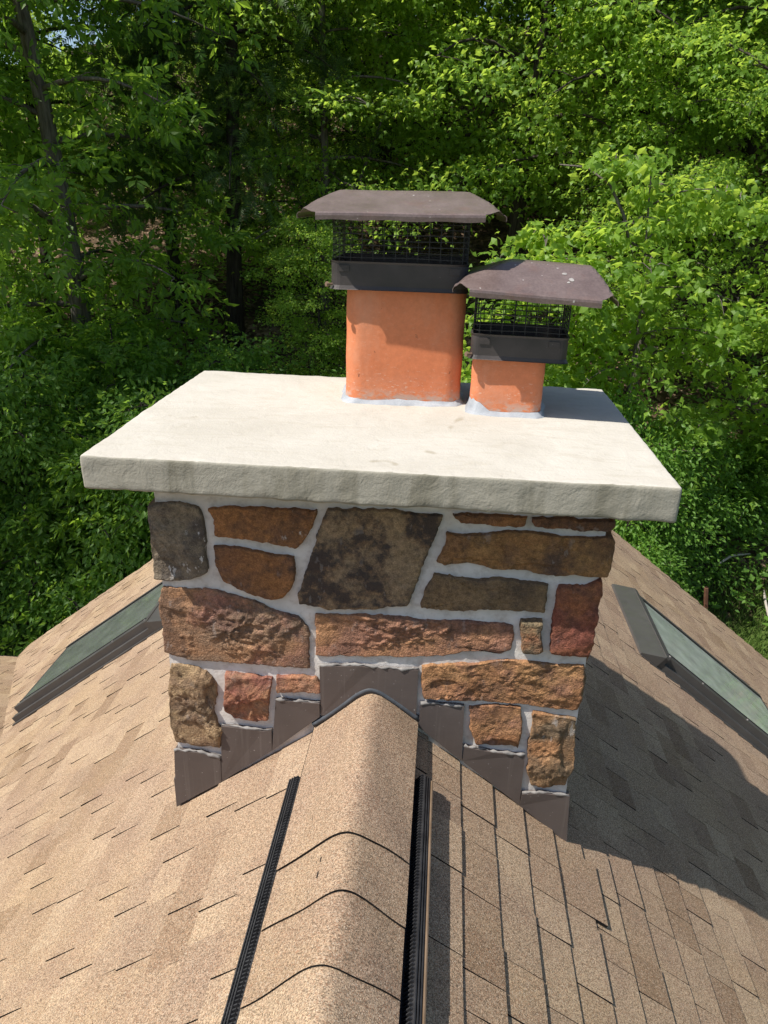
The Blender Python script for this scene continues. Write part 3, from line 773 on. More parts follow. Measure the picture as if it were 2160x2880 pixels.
# step flashing
for i, poly in enumerate(FLASH):
    b = MB(); n = len(poly); off = (.012, .0135, .012, .0135, .0135, .012, .0135)[i] + .004
    rg = random.Random(i); front = [(x, -off - .004 - (.004 if z > -9 and j in (0, 1) else 0) * rg.random(), z) for j, (x, z) in enumerate(poly)]
    bk = [(x, .006, z) for x, z in poly]
    b.add(front + bk, [tuple(range(n)), tuple(range(2*n-1, n-1, -1))] + [(k, n + k, n + (k+1) % n, (k+1) % n) for k in range(n)])
    fl = cb(b.build('step_flashing', M_FLASH, chimney)); orient(fl.data)
    # bead of sealant along the upper edge
    up = [p for p in poly if True][: (4 if i == 0 else 4 if i == 2 else 3 if i in (3, 5, 6) else 2)]
    pts = []
    for k in range(len(up) - 1):
        a, c = Vector(up[k]), Vector(up[k + 1]); m_ = max(2, int((c - a).length / .012))
        for q in range(m_): pts.append(a.lerp(c, q / m_))
    pts.append(Vector(up[-1]))
    b = MB(); b.tube([(p.x, -off - .001, p.y + .002 + rg.uniform(-.004, .003)) for p in pts], [max(.0012, .0042 + rg.uniform(-.0035, .0035)) for p in pts], 6)
    b.build('sealant_bead', M_BEAD, fl, True)
# side flashing strips and a dark bead where the ridge shingles meet the front
for sg in (-1, 1):
    z0 = -HW * TAN; b = MB()
    b.box((min(sg*(HW+.004), sg*(HW-.03)), -.012, z0 - .05), (max(sg*(HW+.004), sg*(HW-.03)), DEP + .01, z0 + .12))
    cb(b.build('side_flashing', M_FLASH, chimney))
b = MB(); b.tube([(x, -.016, z + .012) for x, z in PROF], .009, 6); cb(b.build('sealant_bead', M_DARKBEAD, chimney, True, 'dark bead where the ridge shingles meet the flashing'))

# ------------------------------------------------------------------ flue tiles
def rr(hx, hy, r, n=8):
    pts = []
    for cx, cy, a0 in ((hx-r, hy-r, 0), (-hx+r, hy-r, 90), (-hx+r, -hy+r, 180), (hx-r, -hy+r, 270)):
        for k in range(n + 1):
            a = rad(a0 + 90 * k / n); pts.append((cx + r * math.cos(a), cy + r * math.sin(a)))
    # extra points on the long sides
    out = []
    for i, p in enumerate(pts):
        q = pts[(i + 1) % len(pts)]; L = math.hypot(q[0]-p[0], q[1]-p[1]); m_ = max(1, int(L / .03))
        for k in range(m_): out.append((p[0] + (q[0]-p[0]) * k / m_, p[1] + (q[1]-p[1]) * k / m_))
    return out
def flue(loc, rz, hx, hy, r, ht, label, seed):
    out = rr(hx, hy, r); inn = [(x * (hx - .02) / hx, y * (hy - .02) / hy) for x, y in out]; n = len(out)
    b = MB(); nz = 14
    ring = lambda pts, z, k: [(x * k, y * k, z) for x, y in pts]
    rows = [ring(out, -.01 + (ht + .01) * j / nz, 1 + .004 * math.sin(j * 1.3 + seed)) for j in range(nz + 1)]
    vs = [p for row in rows for p in row] + ring(inn, ht, 1) + ring(inn, .04, 1)
    fs = [(j*n+i, j*n+(i+1) % n, (j+1)*n+(i+1) % n, (j+1)*n+i) for j in range(nz + 1) for i in range(n)]
    b.add(vs, fs); b.mi = [0] * (n * (nz + 1)); 
    fs2 = [((nz+1)*n+i, (nz+1)*n+(i+1) % n, (nz+2)*n+(i+1) % n, (nz+2)*n+i) for i in range(n)]
    b.f += fs2; b.mi += [1] * n
    b.f.append(tuple((nz+2)*n + i for i in range(n))); b.mi.append(1)
    o = b.build('flue_tile', [terracotta_mat('terracotta_%d' % seed, seed), M_SOOT], chimney, True, label)
    o.location = Vector(loc) - CL; o.rotation_euler = (0, 0, rz)
    # collar of sealant at the foot
    rg = random.Random(seed); b = MB(); P = []
    big = rr(hx, hy, r, 10)
    cumulative = []
    for rowi, (dx, z) in enumerate(((.001, .014), (.005, .010), (.011, .005), (.016, .003), (.020, -.002))):
        row = []
        for i, (x, y) in enumerate(big):
            L = math.hypot(x, y); nn = vnoise(np.array([[x * 30, y * 30, rowi * .3 + seed]]))[0]; n2 = vnoise(np.array([[x * 90, y * 90, rowi + seed]]))[0]
            near = 1.0
            if seed == 2 and x < -hx * .55: near = 1.0 + 1.9 * max(0, -y / hy * .6 + .4)
            d = dx * (1 + .28 * nn + .12 * n2) ; zz = (z + .004 * nn + .003 * n2) * (near if rowi < 2 else 1)
            k = (L + d) / L; row.append((x * k, y * k, max(zz, .0005) if rowi < 4 else -.003))
        row.append(row[0]); P.append(row)
    b.grid(P, 0, True); b.build('sealant_collar', M_SEAL, o, True)
    return o
flue((.022, .715, TOPZ), rad(3), .190, .172, .055, .405, 'larger taller terracotta flue tile with rounded corners', 1)
flue((.366, .573, TOPZ), rad(-5), .113, .108, .035, .205, 'smaller shorter terracotta flue tile', 2)

# ------------------------------------------------------------------ chimney caps
def cap(label, loc, rz, hx, hy, r, z_band, z_mesh, z_lid, lx, ly, rise, ridge, tilt, deform=None, shift=0.0, rsh=0.0):
    root = thing('flue_cap', label, 'flue cap', loc, rz, 'metal chimney caps over the flue tiles')
    out = rr(hx, hy, r, 5); n = len(out); h0, h1 = z_band
    # band: a folded strip
    b = MB(); vs = []
    for (z, k) in ((h0 - .002, .006), (h0, .004), (h0 + .01, 0), (h1 - .006, 0), (h1, .003)):
        vs += [(x * (1 + k / hx), y * (1 + k / hy), z) for x, y in out]
    vs += [(x * (1 - .004 / hx), y * (1 - .004 / hy), h1) for x, y in out] + [(x * (1 - .004 / hx), y * (1 - .004 / hy), h0) for x, y in out]
    b.add(vs, [(j*n+i, j*n+(i+1) % n, (j+1)*n+(i+1) % n, (j+1)*n+i) for j in range(6) for i in range(n)])
    # inner shelf closing the gap to the tile
    inn = [(x * (1 - .030 / hx), y * (1 - .030 / hy)) for x, y in out]; q = len(b.v)
    b.v += [(x, y, h0 + .020) for x, y in out] + [(x, y, h0 + .018) for x, y in inn]
    b.f += [(q+i, q+(i+1) % n, q+n+(i+1) % n, q+n+i) for i in range(n)]; b.mi += [0] * n
    band = b.build('band', M_BAND, root)
    for sx in (-1, 1):
        b = MB(); b.box((sx*(hx-.042)-.016, -hy-.0035, h1-.030), (sx*(hx-.042)+.016, -hy+.002, h1-.012)); b.build('clip', M_BAND, band)
    for sx, zz in ((-1, h0 + .012),):
        b = MB(); p0 = Vector((sx*(hx-.006), -hy+.004, zz)); b.tube([p0, p0 + Vector((sx*.012, -.008, 0)), p0 + Vector((sx*.013, -.009, 0)), p0 + Vector((sx*.018, -.013, 0))], [.004, .004, .0085, .007], 8); b.build('screw', M_RUST, band)
    # wire mesh
    b = MB(); zz = h1 - .004; wr = .00145; out2 = rr(hx - .004, hy - .004, r, 5)
    rg = random.Random(int(hx * 1000))
    nrow = int(round((z_mesh - h1) / .0155)); 
    for k in range(nrow + 1):
        z = zz + (z_mesh - zz) * (k / nrow)
        b.tube([(x + rg.uniform(-.0008, .0008), y, z + .0012 * math.sin(x * 21 + k) + .0007 * math.cos(y * 30 + 2 * k)) for x, y in out2], wr, 4, closed=True)
    per = 0; pts2 = out2 + [out2[0]]; nxt = 0
    for i in range(len(out2)):
        p, q = Vector(pts2[i]), Vector(pts2[i + 1]); L = (q - p).length; t_ = nxt - per
        while t_ < L:
            c = p.lerp(q, t_ / L); b.tube([(c.x, c.y, zz - .01), (c.x + rg.uniform(-.001, .001), c.y, (zz + z_mesh) / 2), (c.x, c.y, z_mesh + .004)], wr, 4)
            nxt += .034; t_ = nxt - per
        per += L
    b.build('wire_mesh', M_WIRE, root)
    # posts inside the mesh that carry the lid
    for sx in (-1, 1):
        b = MB(); b.box((sx*(hx-.012)-.0015, hy*.3, h1-.02), (sx*(hx-.012)+.0015, hy*.3+.014, z_lid-.002)); b.build('strut', M_BAND, root)
    # lid: a hipped sheet with a folded front flange and curled ends
    b = MB(); nu, nv = 44, 28; us = np.linspace(-1, 1, nu + 1); vs_ = np.linspace(-1, 1, nv + 1)
    def pos(u, v):
        au, av = abs(u), abs(v); ex = (au - .84) / .16 + (av - .80) / .20
        if au > .84 and av > .80 and ex > 1:
            k = 1 / ex; u = math.copysign(.84 + (au - .84) * k, u); v = math.copysign(.80 + (av - .80) * k, v)
        x, y = u * lx + shift, v * ly
        hxv = (1 - abs(u)) * lx / (lx - ridge - math.copysign(rsh, u)) * rise * .80 + rise * .20 * min(1, (1 - abs(u)) * 9); hyv = (1 - abs(v)) * ly / (ly - .035) * rise
        k = .0022; hmin = min(hxv, hyv, rise)
        s_ = -math.log(math.exp(-hxv / k) + math.exp(-hyv / k) + math.exp(-rise / k)) * k
        h = min(hmin, max(s_, hmin - .006))
        h += .0006 * math.sin(x * 17 + y * 11)
        p = [x, y, z_lid + h + tilt[0] * x + tilt[1] * y]
        return deform(p) if deform else p
    G = [[pos(u, v) for u in us] for v in vs_]
    b.grid(G)
    for row, sv in ((0, -1), (-1, 1)):                       # flanges
        sel = [i for i, u in enumerate(us) if abs(u) <= .845]
        e = [G[row][i] for i in sel]
        R_ = [e, [(p[0], p[1] + sv * .004, p[2] - .003) for p in e], [(p[0], p[1] + sv * .005, p[2] - .009) for p in e], [(p[0], p[1] + sv * .004, p[2] - .021 - .0015 * math.sin(p[0] * 40)) for p in e]]
        b.grid(R_, 0, sv > 0)
    for col, su in ((0, -1), (-1, 1)):                       # curled ends
        sel = [i for i, v in enumerate(vs_) if abs(v) <= .82]
        e = [G[i][col] for i in sel]; R_ = []
        for an in range(0, 121, 12):
            a = rad(an); rad_c = .011
            R_.append([(p[0] + su * rad_c * math.sin(a), p[1], p[2] - rad_c * (1 - math.cos(a)) * 1.2) for p in e])
        b.grid(R_, 0, su > 0)
    lid = b.build('lid', M_LID, root, False)
    if shift:
        for (iu, iv, rr_) in ((30, 8, .007), (32, 6, .009), (31, 5, .005)):
            c0 = Vector(G[iv][iu]); e1 = (Vector(G[iv][iu+1]) - c0).normalized(); e2 = (Vector(G[iv+1][iu]) - c0).normalized(); nn_ = e1.cross(e2).normalized()
            b = MB(); b.add([c0 + nn_ * .0022] + [c0 + nn_ * .0012 + (e1 * math.cos(k * .7854) + e2 * math.sin(k * .7854)) * rr_ * rg.uniform(.6, 1.3) for k in range(8)], [(0, 1 + k, 1 + (k + 1) % 8) for k in range(8)])
            b.build('bird_dropping', M_DROP, lid)
    s = lid.modifiers.new('thickness', 'SOLIDIFY'); s.thickness = .0016; s.offset = -1
    return root
cap('larger cap with long hipped brown lid on the tall flue, wire mesh sides', (.004, .715, TOPZ), rad(.8), .211, .198, .030, (.362, .443), .572, .584, .300, .264, .063, .205, (.012, .0))
def squeeze(p):
    # the left end is crushed where it meets the taller cap's band
    x, y, z = p
    lim = -.168 - max(0, min(1, (-y - .03) / .08)) * .06
    if x < lim: z += (lim - x) * .55; x = lim - (lim - x) * .08
    return [x, y, z]
cap('smaller lower cap with a sloped dusty brown lid at the right', (.390, .573, TOPZ), rad(-4), .146, .128, .024, (.178, .252), .374, .386, .228, .205, .074, .125, (-.040, .012), squeeze, .030, -.045)

# ================================================================== GROUND
def ground_z(x, y):
    x = np.asarray(x, float); y = np.asarray(y, float)
    t_ = np.clip(y - 7, 0, None)
    z = -4.3 + np.where(t_ < 22, .5 * t_ * (1 - np.exp(-t_ / 1.5)), 11 + 4 * (1 - np.exp(-(t_ - 22) / 10)))
    left = np.clip((-x - 9) / 20, 0, 1)
    z = z - left * np.clip(y - 12, 0, 30) * .18
    P = np.c_[x.ravel(), y.ravel(), np.zeros(x.size)]
    z = z + (.22 * fbm(P, .22, 3, 31)).reshape(z.shape) * np.clip((y - 5) / 4, .15, 1) + (.05 * fbm(P, 1.3, 2, 33)).reshape(z.shape)
    return z
def gz(x, y): return float(ground_z(np.array([x]), np.array([y]))[0])
gx = np.concatenate([np.linspace(-160, -32, 9), np.linspace(-30, 30, 121), np.linspace(32, 160, 9)])
gy = np.concatenate([np.linspace(-60, -10, 6), np.linspace(-8, 42, 101), np.linspace(45, 200, 9)])
GX, GY = np.meshgrid(gx, gy); GZ = ground_z(GX, GY)
V = np.c_[GX.ravel(), GY.ravel(), GZ.ravel()]; nx_ = len(gx)
F = np.array([(j*nx_+i, j*nx_+i+1, (j+1)*nx_+i+1, (j+1)*nx_+i) for j in range(len(gy) - 1) for i in range(nx_ - 1)])
t = NT('leaf_litter_soil'); p = t.geo_pos()
lit = t.sep(t.vor(p, 14)); n = t.noise(p, 1.2, 5, .6)
col = t.ramp(lit[0], [(0, (.045, .03, .02)), (.4, (.11, .07, .045)), (.75, (.20, .13, .085)), (1, (.32, .22, .16))])
col = t.mix(t.ramp(n, [(.4, 0), (.62, .8)]), col, (.045, .036, .024))
grassy = t.ramp(t.sep(p)[1], [(0, 1)]) 
yy = t.math('ADD', t.sep(p)[1], t.math('MULTIPLY', t.noise(p, .8, 3), 2.4))
gm = t.ramp(t.math('DIVIDE', yy, 20.0), [(.44, 1), (.48, 0)])
col = t.mix(gm, col, t.ramp(t.noise(p, 22, 4), [(.3, (.05, .085, .018)), (.7, (.11, .16, .035))]))
M_GND = t.bsdf(col, .95, .1, bump=lit[1], bstr=.6, bdist=.04)
g = link('ground', np_mesh('ground', V, F, M_GND, True)); g['kind'] = 'structure'

# ================================================================== FOLIAGE
L_MAPLE = leaf_mat('maple_leaf', (.048, .118, .015), (.245, .38, .052), (.52, .71, .088), .44)
L_HICK = leaf_mat('hickory_leaf', (.058, .135, .017), (.14, .24, .035), (.40, .62, .06), .45)
L_BUSH = leaf_mat('bush_leaf', (.055, .130, .020), (.15, .28, .045), (.36, .58, .075), .42)
L_CON = leaf_mat('hemlock_needle', (.035, .075, .018), (.075, .125, .028), (.18, .28, .04), .3)
B_GREY = bark_mat('grey_shaggy_bark', (.085, .07, .06), (.24, .21, .185)); B_DARK = bark_mat('dark_bark', (.035, .028, .024), (.10, .082, .07))

def tmpl_maple():
    V = [(0,0,0), (.30,.52,-.10), (.52,.20,.02), (1,0,-.14), (.52,-.20,.02), (.30,-.52,-.10)]
    return np.array(V), np.array([(0,2,1), (0,5,4), (0,4,2), (4,3,2)])
def tmpl_oval():
    V = [(0,0,0), (.45,.27,.05), (1,0,-.06), (.45,-.27,.05)]
    return np.array(V), np.array([(0,2,1), (0,3,2)])
def tmpl_hick():
    V = []; F = []
    for k, (an, L, x0) in enumerate(((-75, .45, .0), (-52, .62, .28), (0, .75, .42), (48, .66, .30), (80, .45, .02))):
        a = math.radians(an); ca, sa = math.cos(a), math.sin(a); n = len(V)
        for (x, y, z) in ((0,0,0), (.55, .24, .045), (1,0,-.16), (.55,-.24,.045)):
            x, y = x * L, y * L; V.append((x0 + x*ca - y*sa, x*sa + y*ca, z * L))
        F += [(n, n+2, n+1), (n, n+3, n+2)]
    return np.array(V), np.array(F)
def tmpl_needles():
    V = []; F = []
    for k in range(7):
        x = .1 + .13 * k
        for s in (-1, 1):
            n = len(V); V += [(x, 0, 0), (x + .09, 0, .0), (x + .20, s * .30 * (1 - .06 * k), -.05)]; F.append((n, n+1, n+2) if s > 0 else (n, n+2, n+1))
    n = len(V); V += [(0, .012, 0), (0, -.012, 0), (1.05, 0, -.02)]; F.append((n, n+1, n+2))
    return np.array(V), np.array(F)

def leaves(tm, pos, axis, up, size, rg):
    """place template tm at pos (n,3), length along axis, upper side towards up"""
    V, F = tm; n = len(pos)
    ax = axis / np.maximum(np.linalg.norm(axis, axis=1, keepdims=True), 1e-9)
    sd = np.cross(up, ax); sd /= np.maximum(np.linalg.norm(sd, axis=1, keepdims=True), 1e-9); nn = np.cross(ax, sd)
    W = pos[:, None, :] + size[:, None, None] * (V[None, :, 0, None] * ax[:, None] + V[None, :, 1, None] * sd[:, None] + V[None, :, 2, None] * nn[:, None])
    k = len(V); FF = (F[None] + (np.arange(n) * k)[:, None, None]).reshape(-1, F.shape[1])
    return W.reshape(-1, 3), FF, np.repeat(rg.rand(n), k)

def bez(p0, p1, p2, n): return [p0.lerp(p1, t_).lerp(p1.lerp(p2, t_), t_) for t_ in [i / n for i in range(n + 1)]]

def make_tree(seed, h, r, start, nl, per, size, tm, trunk_r, lean=(0, 0), droop=.25, flat=.35, clump=.55, ncl=10, fork=False, profile='round', upb=1.2, twig=True):
    """returns trunk mesh builder and leaf arrays; base at the origin"""
    rg = random.Random(seed); nr = np.random.RandomState(seed)
    tb = MB(); nT = 9; path = []
    for i in range(nT + 1):
        t_ = i / nT; path.append(Vector((lean[0] * t_ ** 1.2 + .12 * math.sin(t_ * 5 + seed), lean[1] * t_ + .12 * math.cos(t_ * 4 + seed * 2), h * .93 * t_ - .3 * (i == 0))))
    rads = [trunk_r * (1.25 if i == 0 else 1) * (1 - .82 * (i / nT) ** .9) for i in range(nT + 1)]
    tb.tube(path, rads, 10)
    def at(z):
        f_ = min(max(z / (h * .93), 0), .999) * nT; i = int(f_); return path[i].lerp(path[i + 1], f_ - i), rads[i] + (rads[i+1] - rads[i]) * (f_ - i)
    cen = []; out = []
    if fork:
        for k in range(2):
            b0, r0 = at(start * .8); an = rg.uniform(0, 6.28); e = b0 + Vector((math.cos(an) * r * .5, math.sin(an) * r * .5, h * .35))
            tb.tube(bez(b0, b0.lerp(e, .4) + Vector((0, 0, -.2)), e, 6), [r0 * .7 * (1 - .8 * q / 6) for q in range(7)], 7)
    for li in range(nl):
        f_ = (li + .5) / nl; z = start + (h - start) * f_ ** 1.05; az = li * 2.399 + rg.uniform(-.5, .5)
        if profile == 'round': rr_ = r * math.sqrt(max(.06, 1 - ((f_ - .38) / .68) ** 2))
        elif profile == 'cone': rr_ = r * (1 - .88 * f_)
        else: rr_ = r * (1 - .5 * f_)
        rr_ *= rg.uniform(.72, 1.15)
        p0, r0 = at(z * .93); d = Vector((math.cos(az), math.sin(az), 0))
        rise = rg.uniform(.05, .45) if profile != 'cone' else rg.uniform(-.08, .12)
        p2 = p0 + d * rr_ + Vector((0, 0, rr_ * (rise - droop))); p1 = p0 + d * rr_ * .5 + Vector((0, 0, rr_ * rise * .9))
        lb_ = bez(p0, p1, p2, 6); lr = max(.012, min(r0 * .55, .012 + .016 * rr_)); tb.tube(lb_, [lr * (1 - .85 * q / 6) for q in range(7)], 5)
        for c in range(ncl):
            t_ = rg.uniform(.16, 1.05); i = min(int(min(t_, .999) * 6), 5); q = lb_[i].lerp(lb_[i+1], min(t_, .999) * 6 - i)
            side = Vector((-d.y, d.x, 0)) * rg.gauss(0, .24) * rr_ * (1.1 - .5 * t_); off = side + Vector((0, 0, rg.gauss(0, .13) * rr_ * .6))
            e = q + off
            if twig and c % 2 == 0: tb.tube([q, q.lerp(e, .5) + Vector((0, 0, .04)), e], [.010, .007, .003], 3, cap=False)
            cen.append(e); out.append((d + side * .8 + Vector((0, 0, -droop))).normalized())
    cen = np.array([c[:] for c in cen]); out = np.array([o_[:] for o_ in out]); N = len(cen)
    cs = clump * nr.uniform(.6, 1.25, (N, 1, 1))
    off = nr.normal(0, 1, (N, per, 3)) * np.array([.5, .5, .5 * flat]) * cs
    off[..., 2] -= .35 * np.linalg.norm(off[..., :2], axis=2) ** 2 / clump
    pos = (cen[:, None] + off).reshape(-1, 3)
    ax = out[:, None] * .55 + off / (np.linalg.norm(off, axis=2, keepdims=True) + 1e-6) * .8 + nr.normal(0, .55, (N, per, 3)); ax[..., 2] -= droop * 1.1
    up = nr.normal(0, .72, (N, per, 3)); up[..., 2] += upb
    sz = size * nr.uniform(.6, 1.2, N * per)
    W, F_, a = leaves(tm, pos, ax.reshape(-1, 3), up.reshape(-1, 3), sz, nr)
    # random leaf tone, plus a clump tone imitating lit and shaded sprays
    k = len(tm[0]); ca = np.repeat(nr.rand(N), per * k); a = .35 * a + .65 * ca
    return tb, W, F_, a

PROTO = {}
def proto(key, bark, leafm, **kw):
    tb, W, F_, a = make_tree(**kw)
    PROTO[key] = (tb.mesh(key + '_trunk', bark, True), np_mesh(key + '_crown', W, F_, leafm, False, {'rnd': a}))
def plant(key, name, label, cat, x, y, s=1.0, rz=0.0, group=None, sink=.05, sz=None, tilt=(0, 0), cname='crown', tname='trunk', z=None):
    root = thing(name, label, cat, (x, y, (gz(x, y) if z is None else z) - sink), rz, group)
    root.rotation_euler = (tilt[0], tilt[1], rz); root.scale = (s, s, sz or s)
    tr, cr = PROTO[key]
    link(tname, tr, root); c = link(cname, cr, root); c['kind'] = 'stuff'
    return root
mp = tmpl_maple(); ov = tmpl_oval(); hk = tmpl_hick(); nd = tmpl_needles()
proto('maple_a', B_DARK, L_MAPLE, seed=3, h=11.5, r=3.3, start=2.3, nl=30, per=64, size=.118, tm=mp, trunk_r=.15, droop=.28, ncl=13, clump=.62, fork=True)
proto('maple_b', B_DARK, L_MAPLE, seed=8, h=12.5, r=3.5, start=2.7, nl=31, per=64, size=.122, tm=mp, trunk_r=.17, lean=(.6, .3), droop=.32, ncl=13, clump=.68)
proto('maple_c', B_GREY, L_MAPLE, seed=14, h=10.5, r=3.0, start=1.8, nl=28, per=64, size=.112, tm=mp, trunk_r=.13, lean=(-.5, .2), droop=.25, ncl=13, clump=.58, fork=True)
proto('tall_maple', B_DARK, L_MAPLE, seed=21, h=13.5, r=2.9, start=3.6, nl=38, per=46, size=.122, tm=mp, trunk_r=.13, droop=.25, ncl=12, clump=.62)
proto('hickory', B_GREY, L_HICK, seed=31, h=13.0, r=2.7, start=1.4, nl=31, per=13, size=.26, tm=hk, trunk_r=.20, lean=(-.9, .1), droop=.25, ncl=11, clump=.62, upb=1.0)
proto('hemlock', B_DARK, L_CON, seed=41, h=14, r=2.7, start=3.2, nl=46, per=11, size=.34, tm=nd, trunk_r=.17, droop=.34, ncl=13, clump=.42, profile='cone', flat=.6, upb=.6, twig=False)
proto('sapling', B_GREY, L_MAPLE, seed=52, h=5.5, r=1.25, start=1.6, nl=20, per=26, size=.135, tm=mp, trunk_r=.045, droop=.30, ncl=8, clump=.40)
proto('bush_a', B_DARK, L_BUSH, seed=61, h=2.3, r=1.35, start=.15, nl=34, per=60, size=.062, tm=ov, trunk_r=.04, droop=.10, ncl=11, clump=.30, flat=.7, profile='bush')
proto('bush_b', B_DARK, L_BUSH, seed=67, h=2.6, r=1.45, start=.1, nl=32, per=52, size=.076, tm=ov, trunk_r=.04, droop=.22, ncl=11, clump=.34, flat=.7, profile='bush')
proto('bush_c', B_DARK, L_HICK, seed=71, h=2.8, r=1.5, start=.2, nl=28, per=13, size=.17, tm=hk, trunk_r=.04, droop=.28, ncl=11, clump=.38, flat=.7, profile='bush')

WOOD = 'trees of the wood behind the house'
TREES = [
 # key, name, label, x, y, scale, rz
 ('hickory', 'hickory_tree', 'big shaggy barked hickory at the left with large drooping leaves over its pale trunk', -5.75, 10.3, 1.0, 0.0),
 ('hemlock', 'hemlock_tree', 'tall hemlock with ragged hanging needles right of the shaggy hickory', -5.15, 13.4, .85, .4),
 ('hemlock', 'hemlock_tree', 'dark hemlock with tiered boughs left of the larger chimney cap', -3.85, 13.0, .95, 2.1),
 ('tall_maple', 'maple_tree', 'slender bare stemmed maple just right of the dark tiered hemlock', -4.3, 17.6, .95, 1.1),
 ('tall_maple', 'maple_tree', 'slender maple nearest the left edge of the larger chimney cap', -3.3, 18.6, 1.0, 3.6),
 ('tall_maple', 'maple_tree', 'thin dark trunked maple leaning at the left edge beside the hickory', -7.6, 12.9, .9, 5.1),
 ('maple_a', 'maple_tree', 'forked maple in shade directly above the larger chimney cap', -1.15, 15.6, 1.0, .3),
 ('maple_c', 'maple_tree', 'dense green maple above the left half of the larger chimney cap', -2.3, 13.6, .85, 2.2),
 ('maple_b', 'maple_tree', 'bright maple above the gap between the two chimney caps', 1.5, 14.2, 1.0, 4.4),
 ('maple_a', 'maple_tree', 'sunlit maple with leaning limb above the smaller cap lid', 3.4, 13.6, 1.0, 2.4),
 ('maple_b', 'maple_tree', 'sunlit maple filling the upper right corner of the view', 6.4, 13.0, 1.0, 1.0),
 ('maple_c', 'maple_tree', 'low branching sunlit maple on the slope right of the smaller cap', 3.6, 11.8, .62, 5.2),
 ('sapling', 'maple_sapling', 'small sunlit maple sapling just behind the smaller cap lid', 1.35, 8.2, 1.0, .5),
 ('sapling', 'maple_sapling', 'sunlit sapling with spreading leaf sprays right of the smaller cap', 2.75, 9.0, 1.1, 2.5),
 ('sapling', 'maple_sapling', 'maple sapling at the far right edge over the bare brown bank', 5.2, 9.6, 1.0, 4.0),
 ('hickory', 'hickory_tree', 'leafy hickory cut by the left edge of the picture', -8.2, 11.6, .9, 2.0),
 ('maple_a', 'maple_tree', 'small shaded maple low down left of the larger flue', -1.9, 10.6, .36, 3.0),
]
for key, nm, lb, x, y, s, rz in TREES:
    plant(key, nm, lb, 'sapling' if 'sapling' in nm else 'tree', x, y, s, rz, WOOD)
# the ranks further up the hill: seen only as leaves between the nearer trees
rg = random.Random(77); k = 0
BACK = [(-7.2, 24.0), (-16.0, 26.5), (-4.4, 24.5), (-2.2, 21.5), (-.3, 19.2), (1.9, 20.6), (4.2, 18.6), (6.6, 17.4), (8.9, 16.2), (9.2, 20.5), (6.2, 22.5), (3.2, 24.5), (.2, 25.0), (-3.4, 26.5), (-7.5, 27.5), (-16.0, 25.5), (11.8, 19.0), (12.4, 24.5), (7.8, 27.5)]
for x, y in BACK:
    key = ('maple_a', 'maple_b', 'maple_c', 'maple_b')[k % 4]
    side = 'left' if x < -4 else 'middle' if x < 3 else 'right'; dep = 'second' if y < 21.8 else 'last'
    plant(key, 'maple_tree', f'green maple crown in the {dep} rank up the hill, {side} part of the wood', 'tree', x, y, rg.uniform(.9, 1.12), rg.uniform(0, 6.28), f'{dep} rank maples in the {side} of the wood')
    k += 1
plant('tall_maple', 'maple_tree', 'narrow maple beyond the left edge whose crown shades the bushes below the crown', 'tree', -9.8, 5.2, 1.0, 1.0, None, sz=1.35)
# sunlit young growth in the glade behind the hickory and the hemlocks
for i, (x, y, s) in enumerate(((-8.6, 16.4, 1.0), (-7.0, 17.6, 1.15), (-5.4, 19.2, 1.1), (-9.8, 18.6, 1.2), (-7.9, 20.2, 1.3), (-3.9, 20.4, 1.1), (-6.2, 21.2, 1.2), (-11.3, 20.8, 1.3), (-9.4, 22.4, 1.3), (-10.9, 16.6, 1.0))):
    plant('sapling', 'maple_sapling', 'yellow green sapling in the sunlit glade seen through the dark trees at the left', 'sapling', x, y, s * .5, i * 1.3, 'saplings in the sunlit glade at the left')
BUSH = 'bushes round the foot of the roof'
for key, lb, x, y, s, rz, zz in (
  ('bush_a', 'sunlit small leaved bush behind the right end of the crown', 2.75, 8.1, 1.05, 0, 1.3),
  ('bush_a', 'bushy green shrub under the right corner of the crown', 2.6, 7.0, .85, 2, .9),
  ('bush_b', 'pale sunlit bush over the right roof edge', 3.65, 9.0, .9, 1, .95),
  ('bush_c', 'bush with long drooping leaflets at the right edge of the picture', 5.3, 9.8, .7, 4, .75),
  ('bush_b', 'low leafy bush on the bank right of the smaller cap', 4.5, 11.0, .45, 3, .7),
  ('bush_b', 'dark glossy bush over the left roof edge, nearest the chimney', -3.1, 7.0, 1.15, 5, 1.2),
  ('bush_c', 'large leaved shrub below the left end of the crown', -4.2, 7.2, 1.05, 1, 1.0),
  ('bush_b', 'dark bush over the left roof slope with one bright spray', -5.4, 7.3, 1.15, 2, 1.2),
  ('bush_a', 'small leaved bush at the left edge above the grass', -6.8, 7.6, 1.1, 3, 1.0),
  ('bush_c', 'leafy shrub at the left edge under the hickory', -6.6, 9.2, 1.2, 4, 1.0),
  ('bush_c', 'shrub in front of the hickory foot', -4.9, 9.3, 1.15, 0, 1.0),
  ('bush_b', 'shaded bush behind the left back corner of the crown', -3.0, 9.4, 1.15, 2, 1.0),
  ('bush_a', 'shaded bush behind the larger flue', -1.0, 9.2, 1.2, 3, 1.0),
  ('bush_b', 'dark bush seen between larger flue and left back corner', -1.6, 8.2, 1.0, 1, 1.0),
  ('bush_a', 'dark bush behind the smaller flue', .9, 9.4, 1.1, 4, 1.0),
  ('bush_b', 'shrub on the slope under the sunlit sapling', 1.8, 10.4, .8, 5, 1.0)):
    plant(key, 'bush', lb, 'bush', x, y, s, rz, BUSH, cname='foliage', tname='stems', sz=s * zz)

